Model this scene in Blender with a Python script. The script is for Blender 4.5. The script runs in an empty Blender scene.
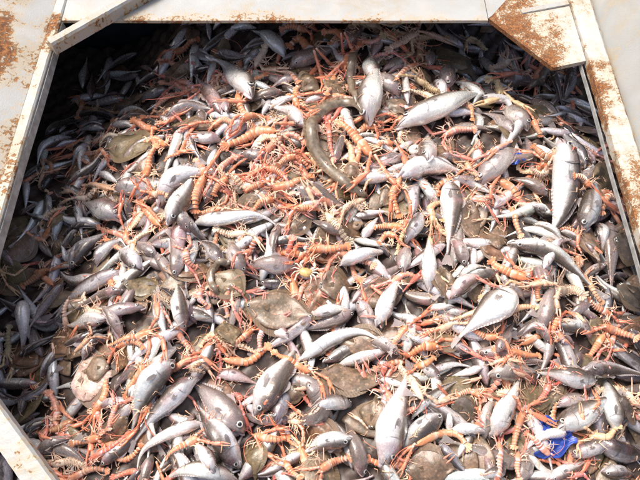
import bpy, math, random
import numpy as np
from mathutils import Matrix, Vector

rnd = random.Random(7)
nrng = np.random.default_rng(7)
R = math.radians
sc = bpy.context.scene
col = sc.collection

# ------------------------------------------------------------------ camera
CAM = np.array([0.0, 0.0, 1.75]); PITCH = R(30); FPX = 628.0      # FPX: focal length in pixels of a 640 wide frame
cd = bpy.data.cameras.new('camera'); cam = bpy.data.objects.new('camera', cd); col.objects.link(cam)
cam.location = CAM; cam.rotation_euler = (PITCH, 0, 0)
cd.sensor_width = 36; cd.lens = 36 * FPX / 640; cd.clip_start = .02; cd.clip_end = 200
sc.camera = cam

# ------------------------------------------------------------------ sky and sun (bright hazy daylight)
SUN_EL, SUN_AZ = R(59), R(-50)          # azimuth from +y, negative = to the left
w = bpy.data.worlds.new('World'); sc.world = w; w.use_nodes = True
wn = w.node_tree; bg = wn.nodes['Background']
sky = wn.nodes.new('ShaderNodeTexSky'); sky.sky_type = 'NISHITA'; sky.sun_disc = False
sky.sun_elevation = SUN_EL; sky.sun_rotation = SUN_AZ; sky.air_density = .7; sky.dust_density = 7.0; sky.ozone_density = .6
wn.links.new(sky.outputs[0], bg.inputs[0]); bg.inputs[1].default_value = 0.15
sd = bpy.data.lights.new('sun', 'SUN'); sun = bpy.data.objects.new('sun', sd); col.objects.link(sun)
sd.energy = 1.5; sd.angle = R(20.0); sd.color = (1, .95, .88)
sdir = Vector((math.sin(SUN_AZ) * math.cos(SUN_EL), math.cos(SUN_AZ) * math.cos(SUN_EL), math.sin(SUN_EL)))
sun.rotation_euler = sdir.to_track_quat('Z', 'Y').to_euler(); sun.location = (0, 0, 5)
sc.view_settings.view_transform = 'Standard'; sc.view_settings.look = 'None'
sc.view_settings.exposure = 0.62; sc.view_settings.gamma = 1; sc.view_settings.use_curve_mapping = False

# ------------------------------------------------------------------ helpers
_c, _s = math.cos(PITCH), math.sin(PITCH)
def ray(px, py):
    u = (px - 320) / FPX; v = (240 - py) / FPX
    return np.array([u, _s + v * _c, -_c + v * _s])
def unproj(px, py, z):
    d = ray(px, py); t = (z - CAM[2]) / d[2]
    return CAM + d * t
def proj(p):
    q = np.asarray(p, float) - CAM
    f = q[1] * _s - q[2] * _c; u = q[1] * _c + q[2] * _s
    return 320 + FPX * q[0] / f, 240 - FPX * u / f

def link(o, parent=None):
    col.objects.link(o)
    if parent is not None: o.parent = parent
    return o
def mesh_from(name, V, F, mat=None, uv=None, smooth=True, mi=None, attrs=None):
    me = bpy.data.meshes.new(name)
    me.from_pydata(np.asarray(V, float).tolist(), [], F if isinstance(F, list) else F.tolist())
    if smooth: me.polygons.foreach_set('use_smooth', np.ones(len(me.polygons), bool))
    if mat is not None:
        for m in (mat if isinstance(mat, (list, tuple)) else [mat]): me.materials.append(m)
    if mi is not None: me.polygons.foreach_set('material_index', np.asarray(mi, np.int32))
    if uv is not None:
        li = np.empty(len(me.loops), np.int32); me.loops.foreach_get('vertex_index', li)
        lay = me.uv_layers.new(name='UVMap'); lay.data.foreach_set('uv', np.asarray(uv, np.float32)[li].ravel())
    if attrs:
        for k, a in attrs.items():
            a = np.asarray(a, np.float32)
            if a.ndim == 1: me.attributes.new(k, 'FLOAT', 'POINT').data.foreach_set('value', a)
            else: me.attributes.new(k, 'FLOAT_COLOR', 'POINT').data.foreach_set('color', a.ravel())
    return me
def thing(name, loc, label, cat, group=None):
    o = bpy.data.objects.new(name, None); o.empty_display_size = .02; link(o)
    o.location = loc; o['label'] = label; o['category'] = cat
    if group: o['group'] = group
    return o
def part(name, me, parent, color=(1, 1, 1, 1), M=None, kind=None):
    o = bpy.data.objects.new(name, me); o.color = color; link(o, parent)
    if M is not None: o.matrix_basis = M
    if kind: o['kind'] = kind
    return o
def frame(loc, x, z, s):
    """matrix with local +x along x, local +z near z, scale s=(sx,sy,sz)"""
    x = Vector(x).normalized(); z = Vector(z); y = z.cross(x)
    if y.length < 1e-6: y = Vector((0, 1, 0)).cross(x)
    y.normalize(); z = x.cross(y)
    m = Matrix(((x.x * s[0], y.x * s[1], z.x * s[2], loc[0]), (x.y * s[0], y.y * s[1], z.y * s[2], loc[1]),
                (x.z * s[0], y.z * s[1], z.z * s[2], loc[2]), (0, 0, 0, 1)))
    return m
def ring_faces(nr, ns, caps=True, close=True):
    F = []
    for i in range(nr - 1):
        for j in range(ns if close else ns - 1):
            a = i * ns + j; b = i * ns + (j + 1) % ns
            F.append((a, b, b + ns, a + ns))
    if caps and close:
        F.append(tuple(range(ns - 1, -1, -1))); F.append(tuple(range((nr - 1) * ns, nr * ns)))
    return F
def tube(pts, rad, ns=6):
    pts = np.asarray(pts, float); n = len(pts); rad = np.broadcast_to(rad, n)
    T = np.gradient(pts, axis=0); T /= np.linalg.norm(T, axis=1)[:, None] + 1e-9
    up = np.array([0, 0, 1.]); 
    if abs(T[0] @ up) > .9: up = np.array([1., 0, 0])
    V = []
    for i in range(n):
        a = np.cross(T[i], up); a /= np.linalg.norm(a) + 1e-9; b = np.cross(a, T[i])
        for j in range(ns):
            th = 2 * math.pi * j / ns
            V.append(pts[i] + rad[i] * (math.cos(th) * a + math.sin(th) * b))
    return np.array(V), ring_faces(n, ns)
def join(parts):
    V = []; F = []; o = 0
    for v, f in parts:
        V.append(np.asarray(v, float)); F += [tuple(k + o for k in q) for q in f]; o += len(v)
    return np.vstack(V), F
def box(x0, x1, y0, y1, z0, z1):
    V = [(x, y, z) for z in (z0, z1) for y in (y0, y1) for x in (x0, x1)]
    F = [(0, 2, 3, 1), (4, 5, 7, 6), (0, 1, 5, 4), (2, 6, 7, 3), (0, 4, 6, 2), (1, 3, 7, 5)]
    return V, F

# ------------------------------------------------------------------ materials
class NT:
    def __init__(s, name):
        s.m = bpy.data.materials.new(name); s.m.use_nodes = True; s.t = s.m.node_tree; s.b = s.t.nodes['Principled BSDF']
    def n(s, ty, **k):
        nd = s.t.nodes.new(ty)
        for a, v in k.items(): setattr(nd, a, v)
        return nd
    def l(s, a, b): s.t.links.new(a, b)
    def noise(s, vec, scale, detail=3, rough=.55, dist=0):
        nd = s.n('ShaderNodeTexNoise'); nd.inputs['Scale'].default_value = scale; nd.inputs['Detail'].default_value = detail
        nd.inputs['Roughness'].default_value = rough; nd.inputs['Distortion'].default_value = dist
        if vec is not None: s.l(vec, nd.inputs['Vector'])
        return nd.outputs['Fac']
    def ramp(s, fac, stops, interp='LINEAR'):
        nd = s.n('ShaderNodeValToRGB'); r = nd.color_ramp; r.interpolation = interp
        while len(r.elements) < len(stops): r.elements.new(.5)
        for e, (p, c) in zip(r.elements, stops):
            e.position = p; e.color = (c, c, c, 1) if isinstance(c, (int, float)) else tuple(c) + (1,)
        s.l(fac, nd.inputs[0]); return nd.outputs[0]
    def math(s, op, a, b=None, c=None):
        nd = s.n('ShaderNodeMath', operation=op)
        for i, v in enumerate((a, b, c)):
            if v is None: continue
            if isinstance(v, (int, float)): nd.inputs[i].default_value = v
            else: s.l(v, nd.inputs[i])
        return nd.outputs[0]
    def mix(s, f, a, b, mode='MIX'):
        nd = s.n('ShaderNodeMix', data_type='RGBA', blend_type=mode)
        for i, v in ((0, f), (6, a), (7, b)):
            if isinstance(v, (int, float)): nd.inputs[i].default_value = v
            elif isinstance(v, tuple): nd.inputs[i].default_value = v + (1,)
            else: s.l(v, nd.inputs[i])
        return nd.outputs[2]
    def bump(s, h, st, dist=.002):
        nd = s.n('ShaderNodeBump'); nd.inputs['Strength'].default_value = st; nd.inputs['Distance'].default_value = dist
        s.l(h, nd.inputs['Height']); s.l(nd.outputs[0], s.b.inputs['Normal'])
    def set(s, **k):
        for a, v in k.items():
            i = s.b.inputs[a.replace('_', ' ')]
            if isinstance(v, (int, float)): i.default_value = v
            elif isinstance(v, tuple): i.default_value = v + (1,)
            else: s.l(v, i)
        return s.m
def geo_pos(t): return t.n('ShaderNodeNewGeometry').outputs['Position']

def mat_fish(name, flat=False, tinted=False):
    t = NT(name); uv = t.n('ShaderNodeUVMap'); sp = t.n('ShaderNodeSeparateXYZ'); t.l(uv.outputs[0], sp.inputs[0])
    u, v = sp.outputs[0], sp.outputs[1]; pos = geo_pos(t); oi = t.n('ShaderNodeObjectInfo')
    if tinted:
        ta = t.n('ShaderNodeAttribute', attribute_name='tint'); OC, OA = ta.outputs['Color'], ta.outputs['Alpha']
    else: OC, OA = oi.outputs['Color'], oi.outputs['Alpha']
    n1 = t.noise(pos, 38, 4); n2 = t.noise(pos, 160, 3, .6); n3 = t.noise(pos, 14, 2)
    cv = t.n('ShaderNodeCombineXYZ'); t.l(t.math('ADD', t.math('MULTIPLY', u, 7.0), t.math('MULTIPLY', oi.outputs['Random'], 53.0)), cv.inputs[0]); t.l(t.math('MULTIPLY', v, 34.0), cv.inputs[1])
    ns_ = t.noise(cv.outputs[0], 1.0, 4, .6)
    vv = t.math('ADD', v, t.math('MULTIPLY', t.math('SUBTRACT', n1, .5), .22))
    if not flat:
        base = t.ramp(vv, [(0, (.90, .895, .87)), (.43, (.87, .86, .84)), (.52, (.62, .59, .565)), (.61, (.29, .245, .215)), (.72, (.13, .10, .08)), (1, (.075, .056, .043))])
        plain = t.ramp(vv, [(0, (.66, .60, .565)), (.45, (.40, .34, .315)), (1, (.17, .13, .108))])
        c = t.mix(OA, plain, base)
        # head: darker blotches and pink, gill slit, pectoral spot
        hd = t.ramp(u, [(.0, 1), (.17, .75), (.27, 0)])
        c = t.mix(t.math('MULTIPLY', hd, t.ramp(n2, [(.42, 0), (.62, .6)])), c, (.27, .20, .20))
        pink = t.ramp(t.math('ADD', n3, t.math('MULTIPLY', hd, .10)), [(.58, 0), (.72, .4)])
        c = t.mix(t.math('MULTIPLY', pink, .8), c, (.60, .30, .32))
        gl = t.math('SUBTRACT', u, t.math('ADD', .215, t.math('MULTIPLY', t.math('SINE', t.math('MULTIPLY', v, 3.1416)), .035)))
        gm = t.ramp(t.math('ABSOLUTE', gl), [(0, .8), (.004, .6), (.010, 0)])
        c = t.mix(t.math('MULTIPLY', gm, t.ramp(v, [(.12, 0), (.2, .9), (.7, .9), (.8, 0)])), c, (.12, .075, .07))
        ll = t.math('ABSOLUTE', t.math('SUBTRACT', vv, .63)); lm = t.ramp(ll, [(0, .55), (.03, 0)])
        c = t.mix(t.math('MULTIPLY', lm, t.math('SUBTRACT', 1.0, hd)), c, (.20, .175, .18))
        mot = t.math('MULTIPLY_ADD', t.ramp(n2, [(.3, 0), (.7, 1)]), .26, .80)
        mot = t.math('MULTIPLY', mot, t.math('MULTIPLY_ADD', t.ramp(ns_, [(.34, 0), (.66, 1)]), .22, .86))
    else:
        c = t.ramp(vv, [(0, (.185, .12, .075)), (.5, (.25, .165, .105)), (1, (.17, .11, .07))])
        c = t.mix(t.ramp(n1, [(.43, 0), (.58, .85)]), c, (.115, .085, .05))
        vo = t.n('ShaderNodeTexVoronoi'); vo.inputs['Scale'].default_value = 70; t.l(pos, vo.inputs['Vector'])
        c = t.mix(t.ramp(vo.outputs['Distance'], [(.14, .8), (.34, 0)]), c, (.36, .24, .14))
        c = t.mix(t.ramp(n3, [(.52, 0), (.7, .6)]), c, (.33, .24, .19))
        ll = t.math('ABSOLUTE', t.math('SUBTRACT', v, .5)); c = t.mix(t.ramp(ll, [(0, .5), (.014, 0)]), c, (.12, .09, .07))
        mot = t.math('MULTIPLY_ADD', t.ramp(n2, [(.3, 0), (.7, 1)]), .5, .74)
    c = t.mix(1.0, c, OC, 'MULTIPLY')
    cm = t.n('ShaderNodeCombineColor'); [t.l(mot, cm.inputs[i]) for i in range(3)]
    c = t.mix(1.0, c, cm.outputs[0], 'MULTIPLY')
    # scales
    vs = t.n('ShaderNodeTexVoronoi'); vs.inputs['Scale'].default_value = 420; t.l(pos, vs.inputs['Vector'])
    h = t.math('ADD', t.math('MULTIPLY', n1, 1.6), t.math('MULTIPLY', vs.outputs['Distance'], .12)); t.bump(h, .5, .004)
    ro = t.math('MULTIPLY_ADD', n2, .30, .10 if not flat else .25)
    return t.set(Base_Color=c, Roughness=ro, Metallic=t.ramp(vv, [(0, .26), (.45, .34), (.6, .05)]) if not flat else 0.0, Specular_IOR_Level=.6, Coat_Weight=.9 if not flat else .25, Coat_Roughness=.07 if not flat else .25)

def mat_fin(name, c0, c1, fr=75.0):
    t = NT(name); uv = t.n('ShaderNodeUVMap'); oi = t.n('ShaderNodeObjectInfo')
    sp = t.n('ShaderNodeSeparateXYZ'); t.l(uv.outputs[0], sp.inputs[0])
    s = t.math('SINE', t.math('MULTIPLY', sp.outputs[0], fr)); f = t.math('MULTIPLY_ADD', s, .5, .5)
    c = t.mix(f, c0, c1); c = t.mix(1.0, c, oi.outputs['Color'], 'MULTIPLY'); t.bump(f, .6, .001)
    return t.set(Base_Color=c, Roughness=.32, Transmission_Weight=0.0, Alpha=t.math('MULTIPLY_ADD', f, .3, .66))
def mat_shell(name, dark, light, edge):
    """langoustine shell: u along the piece, v: 0 underside .. 1 top"""
    t = NT(name); uv = t.n('ShaderNodeUVMap'); oi = t.n('ShaderNodeObjectInfo')
    sp = t.n('ShaderNodeSeparateXYZ'); t.l(uv.outputs[0], sp.inputs[0]); pos = geo_pos(t)
    n1 = t.noise(pos, 60, 4); n2 = t.noise(pos, 260, 2)
    v = t.math('ADD', sp.outputs[1], t.math('MULTIPLY', t.math('SUBTRACT', n1, .5), .5))
    c = t.ramp(v, [(0, edge), (.26, light), (.55, dark), (1, tuple(.86 * k for k in dark))])
    e = t.ramp(sp.outputs[0], [(.0, .85), (.14, .15), (.3, 0), (.84, 0), (1, .35)])
    c = t.mix(e, c, edge)
    c = t.mix(t.ramp(n1, [(.5, 0), (.68, .6)]), c, light)
    c = t.mix(t.ramp(n2, [(.6, 0), (.72, .35)]), c, (.42, .10, .04))
    c = t.mix(t.math('SUBTRACT', 1.0, oi.outputs['Alpha']), c, t.ramp(n1, [(.35, (.62, .45, .29)), (.6, (.84, .70, .52))]))
    c = t.mix(1.0, c, oi.outputs['Color'], 'MULTIPLY')
    t.bump(t.math('ADD', n1, t.math('MULTIPLY', n2, .5)), .5, .002)
    return t.set(Base_Color=c, Roughness=.33, Specular_IOR_Level=.5, Coat_Weight=.2, Coat_Roughness=.2)
def mat_plain(name, c, rough=.4, var=.3, scale=60, metallic=0., objcol=False, bump=.3, coat=0.):
    t = NT(name); pos = geo_pos(t); n1 = t.noise(pos, scale, 4)
    cc = t.mix(t.ramp(n1, [(.3, 0), (.7, 1)]), tuple(k * (1 - var) for k in c), tuple(min(1, k * (1 + var * .6)) for k in c))
    if objcol: cc = t.mix(1.0, cc, t.n('ShaderNodeObjectInfo').outputs['Color'], 'MULTIPLY')
    t.bump(n1, bump, .003)
    return t.set(Base_Color=cc, Roughness=rough, Metallic=metallic, Coat_Weight=coat)
def mat_paint(name, base=(.40, .415, .405), rustk=0.0, fine=1.0):
    """weathered white steel paint; vertex attribute 'rust' says where it has gone"""
    t = NT(name); pos = geo_pos(t); at = t.n('ShaderNodeAttribute', attribute_name='rust')
    mp = t.n('ShaderNodeMapping'); mp.inputs['Scale'].default_value = (1, 1, 1); t.l(pos, mp.inputs[0])
    a = t.noise(mp.outputs[0], 9 * fine, 6, .62, .3); b = t.noise(mp.outputs[0], 75 * fine, 6, .7, .4); c_ = t.noise(mp.outputs[0], 200, 3, .6)
    mp2 = t.n('ShaderNodeMapping'); mp2.inputs['Scale'].default_value = (5, 3, 3); t.l(pos, mp2.inputs[0]); st = t.noise(mp2.outputs[0], 2.2, 5)
    f = t.math('ADD', t.math('ADD', t.math('MULTIPLY', a, .45), t.math('MULTIPLY', b, .5)), t.math('MULTIPLY', at.outputs['Fac'], .26))
    f = t.math('ADD', f, rustk)
    paint = t.mix(t.ramp(a, [(.35, 0), (.7, 1)]), base, tuple(k * .86 for k in base))
    paint = t.mix(t.math('MULTIPLY', t.ramp(st, [(.5, 0), (.75, .5)]), t.math('MULTIPLY_ADD', at.outputs['Fac'], .7, .3)), paint, (.62, .50, .33))
    paint = t.mix(t.ramp(c_, [(.64, 0), (.7, .35)]), paint, (.40, .36, .30))
    stain = t.ramp(f, [(.56, 0), (.67, .8)])
    c = t.mix(stain, paint, (.50, .37, .20))
    drip = t.math('MULTIPLY', t.ramp(st, [(.48, 0), (.62, 1)]), t.ramp(a, [(.42, 0), (.6, .55)])); c = t.mix(drip, c, (.36, .31, .22))
    rust = t.ramp(f, [(.655, 0), (.69, 1)])
    rc = t.ramp(b, [(.36, (.03, .02, .016)), (.46, (.14, .055, .022)), (.54, (.25, .10, .032)), (.66, (.42, .20, .07))])
    c = t.mix(rust, c, rc)
    t.bump(t.math('ADD', t.math('MULTIPLY', rust, -.8), t.math('MULTIPLY', c_, .4)), .7, .003)
    return t.set(Base_Color=c, Roughness=t.math('MULTIPLY_ADD', rust, .45, .42), Specular_IOR_Level=.4)

M_FISH = mat_fish('fish_skin'); M_FISHT = mat_fish('fish_skin_mixed', False, True); M_FLATT = mat_fish('flatfish_skin_mixed', True, True); M_FLAT = mat_fish('flatfish_skin', True)
M_FIN = mat_fin('fin_membrane', (.30, .25, .24), (.50, .45, .44)); M_FLATFIN = mat_fin('flatfish_fin', (.19, .13, .082), (.23, .16, .10), 230.0)
M_SHELL = mat_shell('langoustine_shell', (.78, .31, .155), (.85, .53, .37), (.87, .77, .67))
M_CLAW = mat_shell('langoustine_claw_shell', (.78, .28, .165), (.86, .50, .37), (.88, .74, .65))
M_LEG = mat_plain('pale_leg_shell', (.80, .56, .40), .35, .35, 90, objcol=True)
M_ANT = mat_plain('antenna_shell', (.74, .24, .16), .4, .2, 90, objcol=True)
M_PUP = mat_plain('pupil', (.012, .012, .018), .08, .1, 50, coat=.5, bump=0); M_IRIS = mat_plain('iris', (.66, .64, .56), .2, .3, 300, metallic=.3, bump=.1)
M_IRISRIM = mat_plain('iris_rim', (.12, .10, .11), .3, .2, 200, bump=.1)
M_BLACK = mat_plain('black_eye', (.015, .012, .012), .12, .2, 100, bump=0)
M_MOUTH = mat_plain('mouth_flesh', (.10, .045, .045), .35, .4, 120)
M_JAW = mat_plain('jaw_skin', (.60, .52, .53), .25, .35, 120, objcol=True, coat=.3)
M_EEL = mat_plain('eel_skin', (.235, .185, .135), .3, .55, 55, objcol=True, coat=.4)
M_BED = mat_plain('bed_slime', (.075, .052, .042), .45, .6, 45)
M_PAINT = mat_paint('white_steel_paint'); M_PAINT_RUSTY = mat_paint('rusty_rim_paint', (.50, .505, .48), .0, 2.4)
M_BIN = mat_plain('dark_bin_steel', (.035, .055, .062), .5, .5, 12)
M_PAINT_GREY = mat_paint('grey_white_steel_paint', (.37, .385, .375)); M_LIP = mat_plain('grey_lip_paint', (.30, .31, .30), .5, .4, 40)
M_BLUE = mat_plain('blue_plastic', (.02, .065, .36), .4, .5, 30, coat=.2)
M_CRAB = mat_plain('crab_shell', (.60, .42, .17), .35, .35, 90, coat=.2); M_CRABLEG = mat_plain('crab_leg', (.86, .74, .60), .35, .2, 120)
M_WHELK = mat_plain('whelk_shell', (.34, .24, .16), .5, .5, 90); M_PALE = mat_plain('pale_shell', (.80, .74, .66), .35, .25, 70)
M_GUT = mat_plain('pink_flesh', (.68, .30, .28), .2, .4, 60, objcol=True, coat=.4)

# ------------------------------------------------------------------ the steel hopper (opening cut in a deck plate, bin below)
ZD = .20
def plate(name, corners, nu, nv, rust, mat, parent, thick=.012, label=None):
    """bilinear plate from 4 corners (a,b,c,d), with rust(u,v) painted where the paint is gone"""
    a, b, c, d = [np.asarray(q, float) for q in corners]
    us = np.linspace(0, 1, nu + 1); vs = np.linspace(0, 1, nv + 1)
    V = []; A = []
    nrm = np.cross(b - a, d - a); nrm /= np.linalg.norm(nrm)
    if nrm[2] < 0: nrm = -nrm
    for k in (0, 1):
        for v in vs:
            for u in us:
                p = (a * (1 - u) + b * u) * (1 - v) + (d * (1 - u) + c * u) * v
                dent = .0022 * math.sin(9 * p[0] + 5 * p[1]) * math.sin(7 * p[1] - 4 * p[2] + 1)
                V.append(p + nrm * (dent - thick * k)); A.append(rust(u, v))
    n = (nu + 1) * (nv + 1); F = []
    up = np.cross(b - a, d - a)[2] > 0
    for j in range(nv):
        for i in range(nu):
            q = (j * (nu + 1) + i, j * (nu + 1) + i + 1, (j + 1) * (nu + 1) + i + 1, (j + 1) * (nu + 1) + i)
            F.append(q if up else q[::-1]); q2 = tuple(x + n for x in q); F.append(q2[::-1] if up else q2)
    edge = [i for i in range(nu + 1)] + [(j) * (nu + 1) + nu for j in range(1, nv + 1)] + [nv * (nu + 1) + i for i in range(nu - 1, -1, -1)] + [j * (nu + 1) for j in range(nv - 1, 0, -1)]
    for k in range(len(edge)):
        p, q = edge[k], edge[(k + 1) % len(edge)]; F.append((p, p + n, q + n, q) if up else (q, q + n, p + n, p))
    o = part(name, mesh_from(name, V, F, mat, smooth=False, attrs={'rust': A}), parent)
    if label: o['label'] = label
    return o
def bar(name, p0, p1, prof, rust, mat, parent, n=60, label=None, jitter=.0003):
    """extrude a closed profile (side, up) from p0 to p1"""
    p0 = np.asarray(p0, float); p1 = np.asarray(p1, float); T = (p1 - p0) / np.linalg.norm(p1 - p0)
    S = np.cross(T, (0, 0, 1)); S /= np.linalg.norm(S); U = np.cross(S, T); V = []; A = []
    for i in range(n + 1):
        f = i / n; p = p0 + (p1 - p0) * f
        for (s, u) in prof:
            j = nrng.normal(0, jitter, 2); V.append(p + S * (s + j[0]) + U * (u + j[1])); A.append(rust(f, s, u) + rnd.uniform(-.12, .12))
    o = part(name, mesh_from(name, V, ring_faces(n + 1, len(prof)), mat, smooth=False, attrs={'rust': A}), parent)
    if label: o['label'] = label
    return o
hop = thing('fish_hopper', (0, 1.0, ZD), 'white painted rusty steel hopper holding the whole catch of fish', 'hopper')
hop.location = (0, 0, 0)
# deck plate behind the opening, its right end cut back to a rusty corner
BY = 1.80
def rr(x, lo, hi): return max(0., min(1., (x - lo) / (hi - lo)))
plate('deck_plate', [(-.926, BY, ZD), (.60, BY, ZD), (.60, 3.0, ZD), (-.926, 3.0, ZD)], 60, 30, lambda u, v: (.62 if v < .03 else .32 if v < .06 else .05) + (.25 if rnd.random() < .02 else 0), M_PAINT, hop, .012, 'white deck plate with rust spots along its edge')
g0 = unproj(519, 22, ZD); g1 = unproj(562, 68, ZD)
plate('corner_plate', [(.6035, BY + .005, ZD + .003), (g1[0] - .03, g1[1] + .0, ZD + .003), (.905, g1[1] + .03, ZD + .003), (.905, 2.2, ZD + .003)], 24, 24,
      lambda u, v: 1.0 - .75 * v, M_PAINT_RUSTY, hop, .016, 'rust-eaten white corner plate')
plate('deck_plate', [(.603, BY + .012, ZD - .001), (.905, 2.1, ZD - .001), (.905, 3.0, ZD - .001), (.603, 3.0, ZD - .001)], 12, 12, lambda u, v: .15, M_PAINT, hop, .012)
bar('weld_seam', unproj(521, 12, ZD + .004), unproj(568, 3, ZD + .004), [(-.012, 0), (.012, 0), (.010, .004), (-.010, .004)], lambda f, s, u: .35, M_PAINT, hop, 20)
# left side: flange bar, grey lip, plate leaning outwards
bar('rim_bar', (-.943, -.3, ZD), (-.943, 3.0, ZD), [(-.019, -.01), (.019, -.01), (.019, .004), (.014, .009), (-.014, .009), (-.019, .004)],
    lambda f, s, u: .38 + .35 * (math.sin(f * 33) > .6), M_PAINT, hop, 120, 'thin white rim with rust spots')
plate('inner_lip', [(-.920, -.3, ZD - .004), (-.920, BY - .003, ZD - .004), (-.916, BY - .003, ZD - .034), (-.916, -.3, ZD - .034)], 40, 3, lambda u, v: .45 * rnd.random(), M_LIP, hop, .004)
plate('side_plate', [(-.965, -.3, ZD), (-.965, 3.0, ZD), (-1.50, 3.0, ZD + .20), (-1.50, -.3, ZD + .20)], 70, 20,
      lambda u, v: .25 + .85 * math.exp(-((v - .26) / .12) ** 2) * (.45 + .55 * math.sin(u * 23 + 1)) + .35 * math.exp(-v / .05), M_PAINT, hop, .012, 'white side plate streaked with orange rust')
# right side: broad flaking bar, grey lip, pale plate
bar('rim_bar', (.9435, -.3, ZD + .004), (.9435, 3.0, ZD + .004), [(-.036, -.02), (.036, -.02), (.036, .012), (.026, .022), (-.026, .022), (-.036, .012)],
    lambda f, s, u: .52 + .22 * math.sin(f * 50) - .55 * rr(f, .56, .70) + .35 * rr(f, .72, .8) + (.3 if abs(s) > .03 else 0), M_PAINT_RUSTY, hop, 150, 'broad rim bar with flaking paint and heavy rust', .0009)
plate('inner_lip', [(.894, -.3, ZD - .012), (.894, 1.62, ZD - .012), (.892, 1.62, ZD - .026), (.892, -.3, ZD - .026)], 40, 3, lambda u, v: .6 * rnd.random(), M_LIP, hop, .004)
plate('side_plate', [(.984, -.3, ZD), (.984, 3.0, ZD), (1.22, 3.0, ZD + .55), (1.22, -.3, ZD + .55)], 60, 20,
      lambda u, v: .12 + .25 * math.exp(-v / .05) + .25 * rr(v, .1, .4), M_PAINT_GREY, hop, .012, 'plain pale side plate')
# bin below
bin_parts = []
for q in (box(-1.32, -1.30, -.35, 2.45, -.8, ZD - .07), box(1.30, 1.32, -.35, 2.45, -.8, ZD - .07), box(-1.30, 1.30, 2.43, 2.45, -.8, ZD - .02), box(-1.30, 1.30, -.35, -.33, -.8, ZD - .03)):
    part('bin_wall', mesh_from('bin_wall', *q, M_BIN, smooth=False), hop)
part('bin_floor', mesh_from('bin_floor', *box(-1.30, 1.30, -.33, 2.43, -.8, -.78), M_BIN, smooth=False), hop)
# diagonal braces across the left corners
LP = [(-.030, -.02), (.030, -.02), (.030, .000), (.006, .002), (.004, .026), (-.024, .028), (-.030, .020)]
b0 = unproj(-6, 418, ZD + .02); b1 = unproj(56, 506, ZD + .02)
bar('brace_bar', (b0[0] - .10, b0[1] + .10, ZD + .012), (b1[0] + .18, b1[1] - .18, ZD + .012), [(s * 1.05, u) for s, u in LP], lambda f, s, u: .42 * rnd.random() + .12, M_PAINT, hop, 50, 'white corner brace at the near left, speckled with rust')
c0 = unproj(50, 46, ZD + .02); c1 = unproj(138, -4, ZD + .02)
LQ = [(-s, u) for s, u in LP][::-1]
bar('brace_bar', tuple(c0), tuple(c1 + (c1 - c0) * .25), [(s * 1.0, u) for s, u in LQ], lambda f, s, u: .42 + .3 * rnd.random() - (.3 if u > .02 else 0), M_PAINT, hop, 60, 'white corner brace at the far left, rusty along its near edge')

# ------------------------------------------------------------------ height field of the growing pile
CELL = .004; X0, Y0 = -1.28, -.10; NX, NY = 640, 620
gx = X0 + CELL * np.arange(NX); gy = Y0 + CELL * np.arange(NY)
GX, GY = np.meshgrid(gx, gy)                      # [iy, ix]
def mound(x, y):
    c = .00 - .12 * np.clip((np.abs(x - .03) - .42) / .62, 0, 1) ** 1.5
    c = c - .13 * np.clip((-x - .42) / .48, 0, 1) ** 1.3 + .03 * np.clip((x - .3) / .5, 0, 1)
    back = np.clip((y - 1.35) / .55, 0, 1)
    c = c - back ** 1.5 * (.07 + .13 * np.clip((-x - .12) / .45, 0, 1) + .13 * np.clip((x - .3) / .35, 0, 1))
    c = c - .10 * np.clip((.25 - y) / .5, 0, 1)
    return c + .022 * np.sin(5.3 * x + 2 * y) * np.sin(6.1 * y - x)
H = mound(GX, GY).astype(np.float64); HBASE = H.copy()
ID = np.full(H.shape, -1, np.int32)
def hs(x, y):
    fx = np.clip((np.asarray(x) - X0) / CELL, 0, NX - 1.001); fy = np.clip((np.asarray(y) - Y0) / CELL, 0, NY - 1.001)
    ix = fx.astype(int); iy = fy.astype(int); a = fx - ix; b = fy - iy
    return (H[iy, ix] * (1 - a) + H[iy, ix + 1] * a) * (1 - b) + (H[iy + 1, ix] * (1 - a) + H[iy + 1, ix + 1] * a) * b
def hit(px, py):
    d = ray(px, py); z = np.linspace(.32, -.45, 155); t = (z - CAM[2]) / d[2]
    x = t * d[0]; y = t * d[1]; h = (hs(x, y) + hs(x + .012, y) + hs(x - .012, y) + hs(x, y + .012) + hs(x, y - .012)) / 5
    k = np.argmax(h >= z)
    if not (h >= z).any(): k = len(z) - 1
    return np.array([x[k], y[k], h[k]]), t[k]
def smooth(a, n=3):
    a = np.asarray(a, float)
    for _ in range(n):
        p = np.concatenate([a[:1], a, a[-1:]]); a = .25 * p[:-2] + .5 * p[1:-1] + .25 * p[2:]
    return a
def resample(P, n):
    P = np.asarray(P, float)
    if len(P) > 2:      # Catmull-Rom
        Q = np.vstack([2 * P[0] - P[1], P, 2 * P[-1] - P[-2]]); out = []
        for i in range(1, len(Q) - 2):
            for t in np.linspace(0, 1, 12, endpoint=False):
                a, b, c, d = Q[i - 1], Q[i], Q[i + 1], Q[i + 2]
                out.append(.5 * ((2 * b) + (-a + c) * t + (2 * a - 5 * b + 4 * c - d) * t * t + (-a + 3 * b - 3 * c + d) * t ** 3))
        out.append(P[-1]); P = np.array(out)
    s = np.concatenate([[0], np.cumsum(np.linalg.norm(np.diff(P, axis=0), axis=1))]); L = s[-1]
    q = np.linspace(0, L, n)
    return np.stack([np.interp(q, s, P[:, k]) for k in range(P.shape[1])], 1), L
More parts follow.
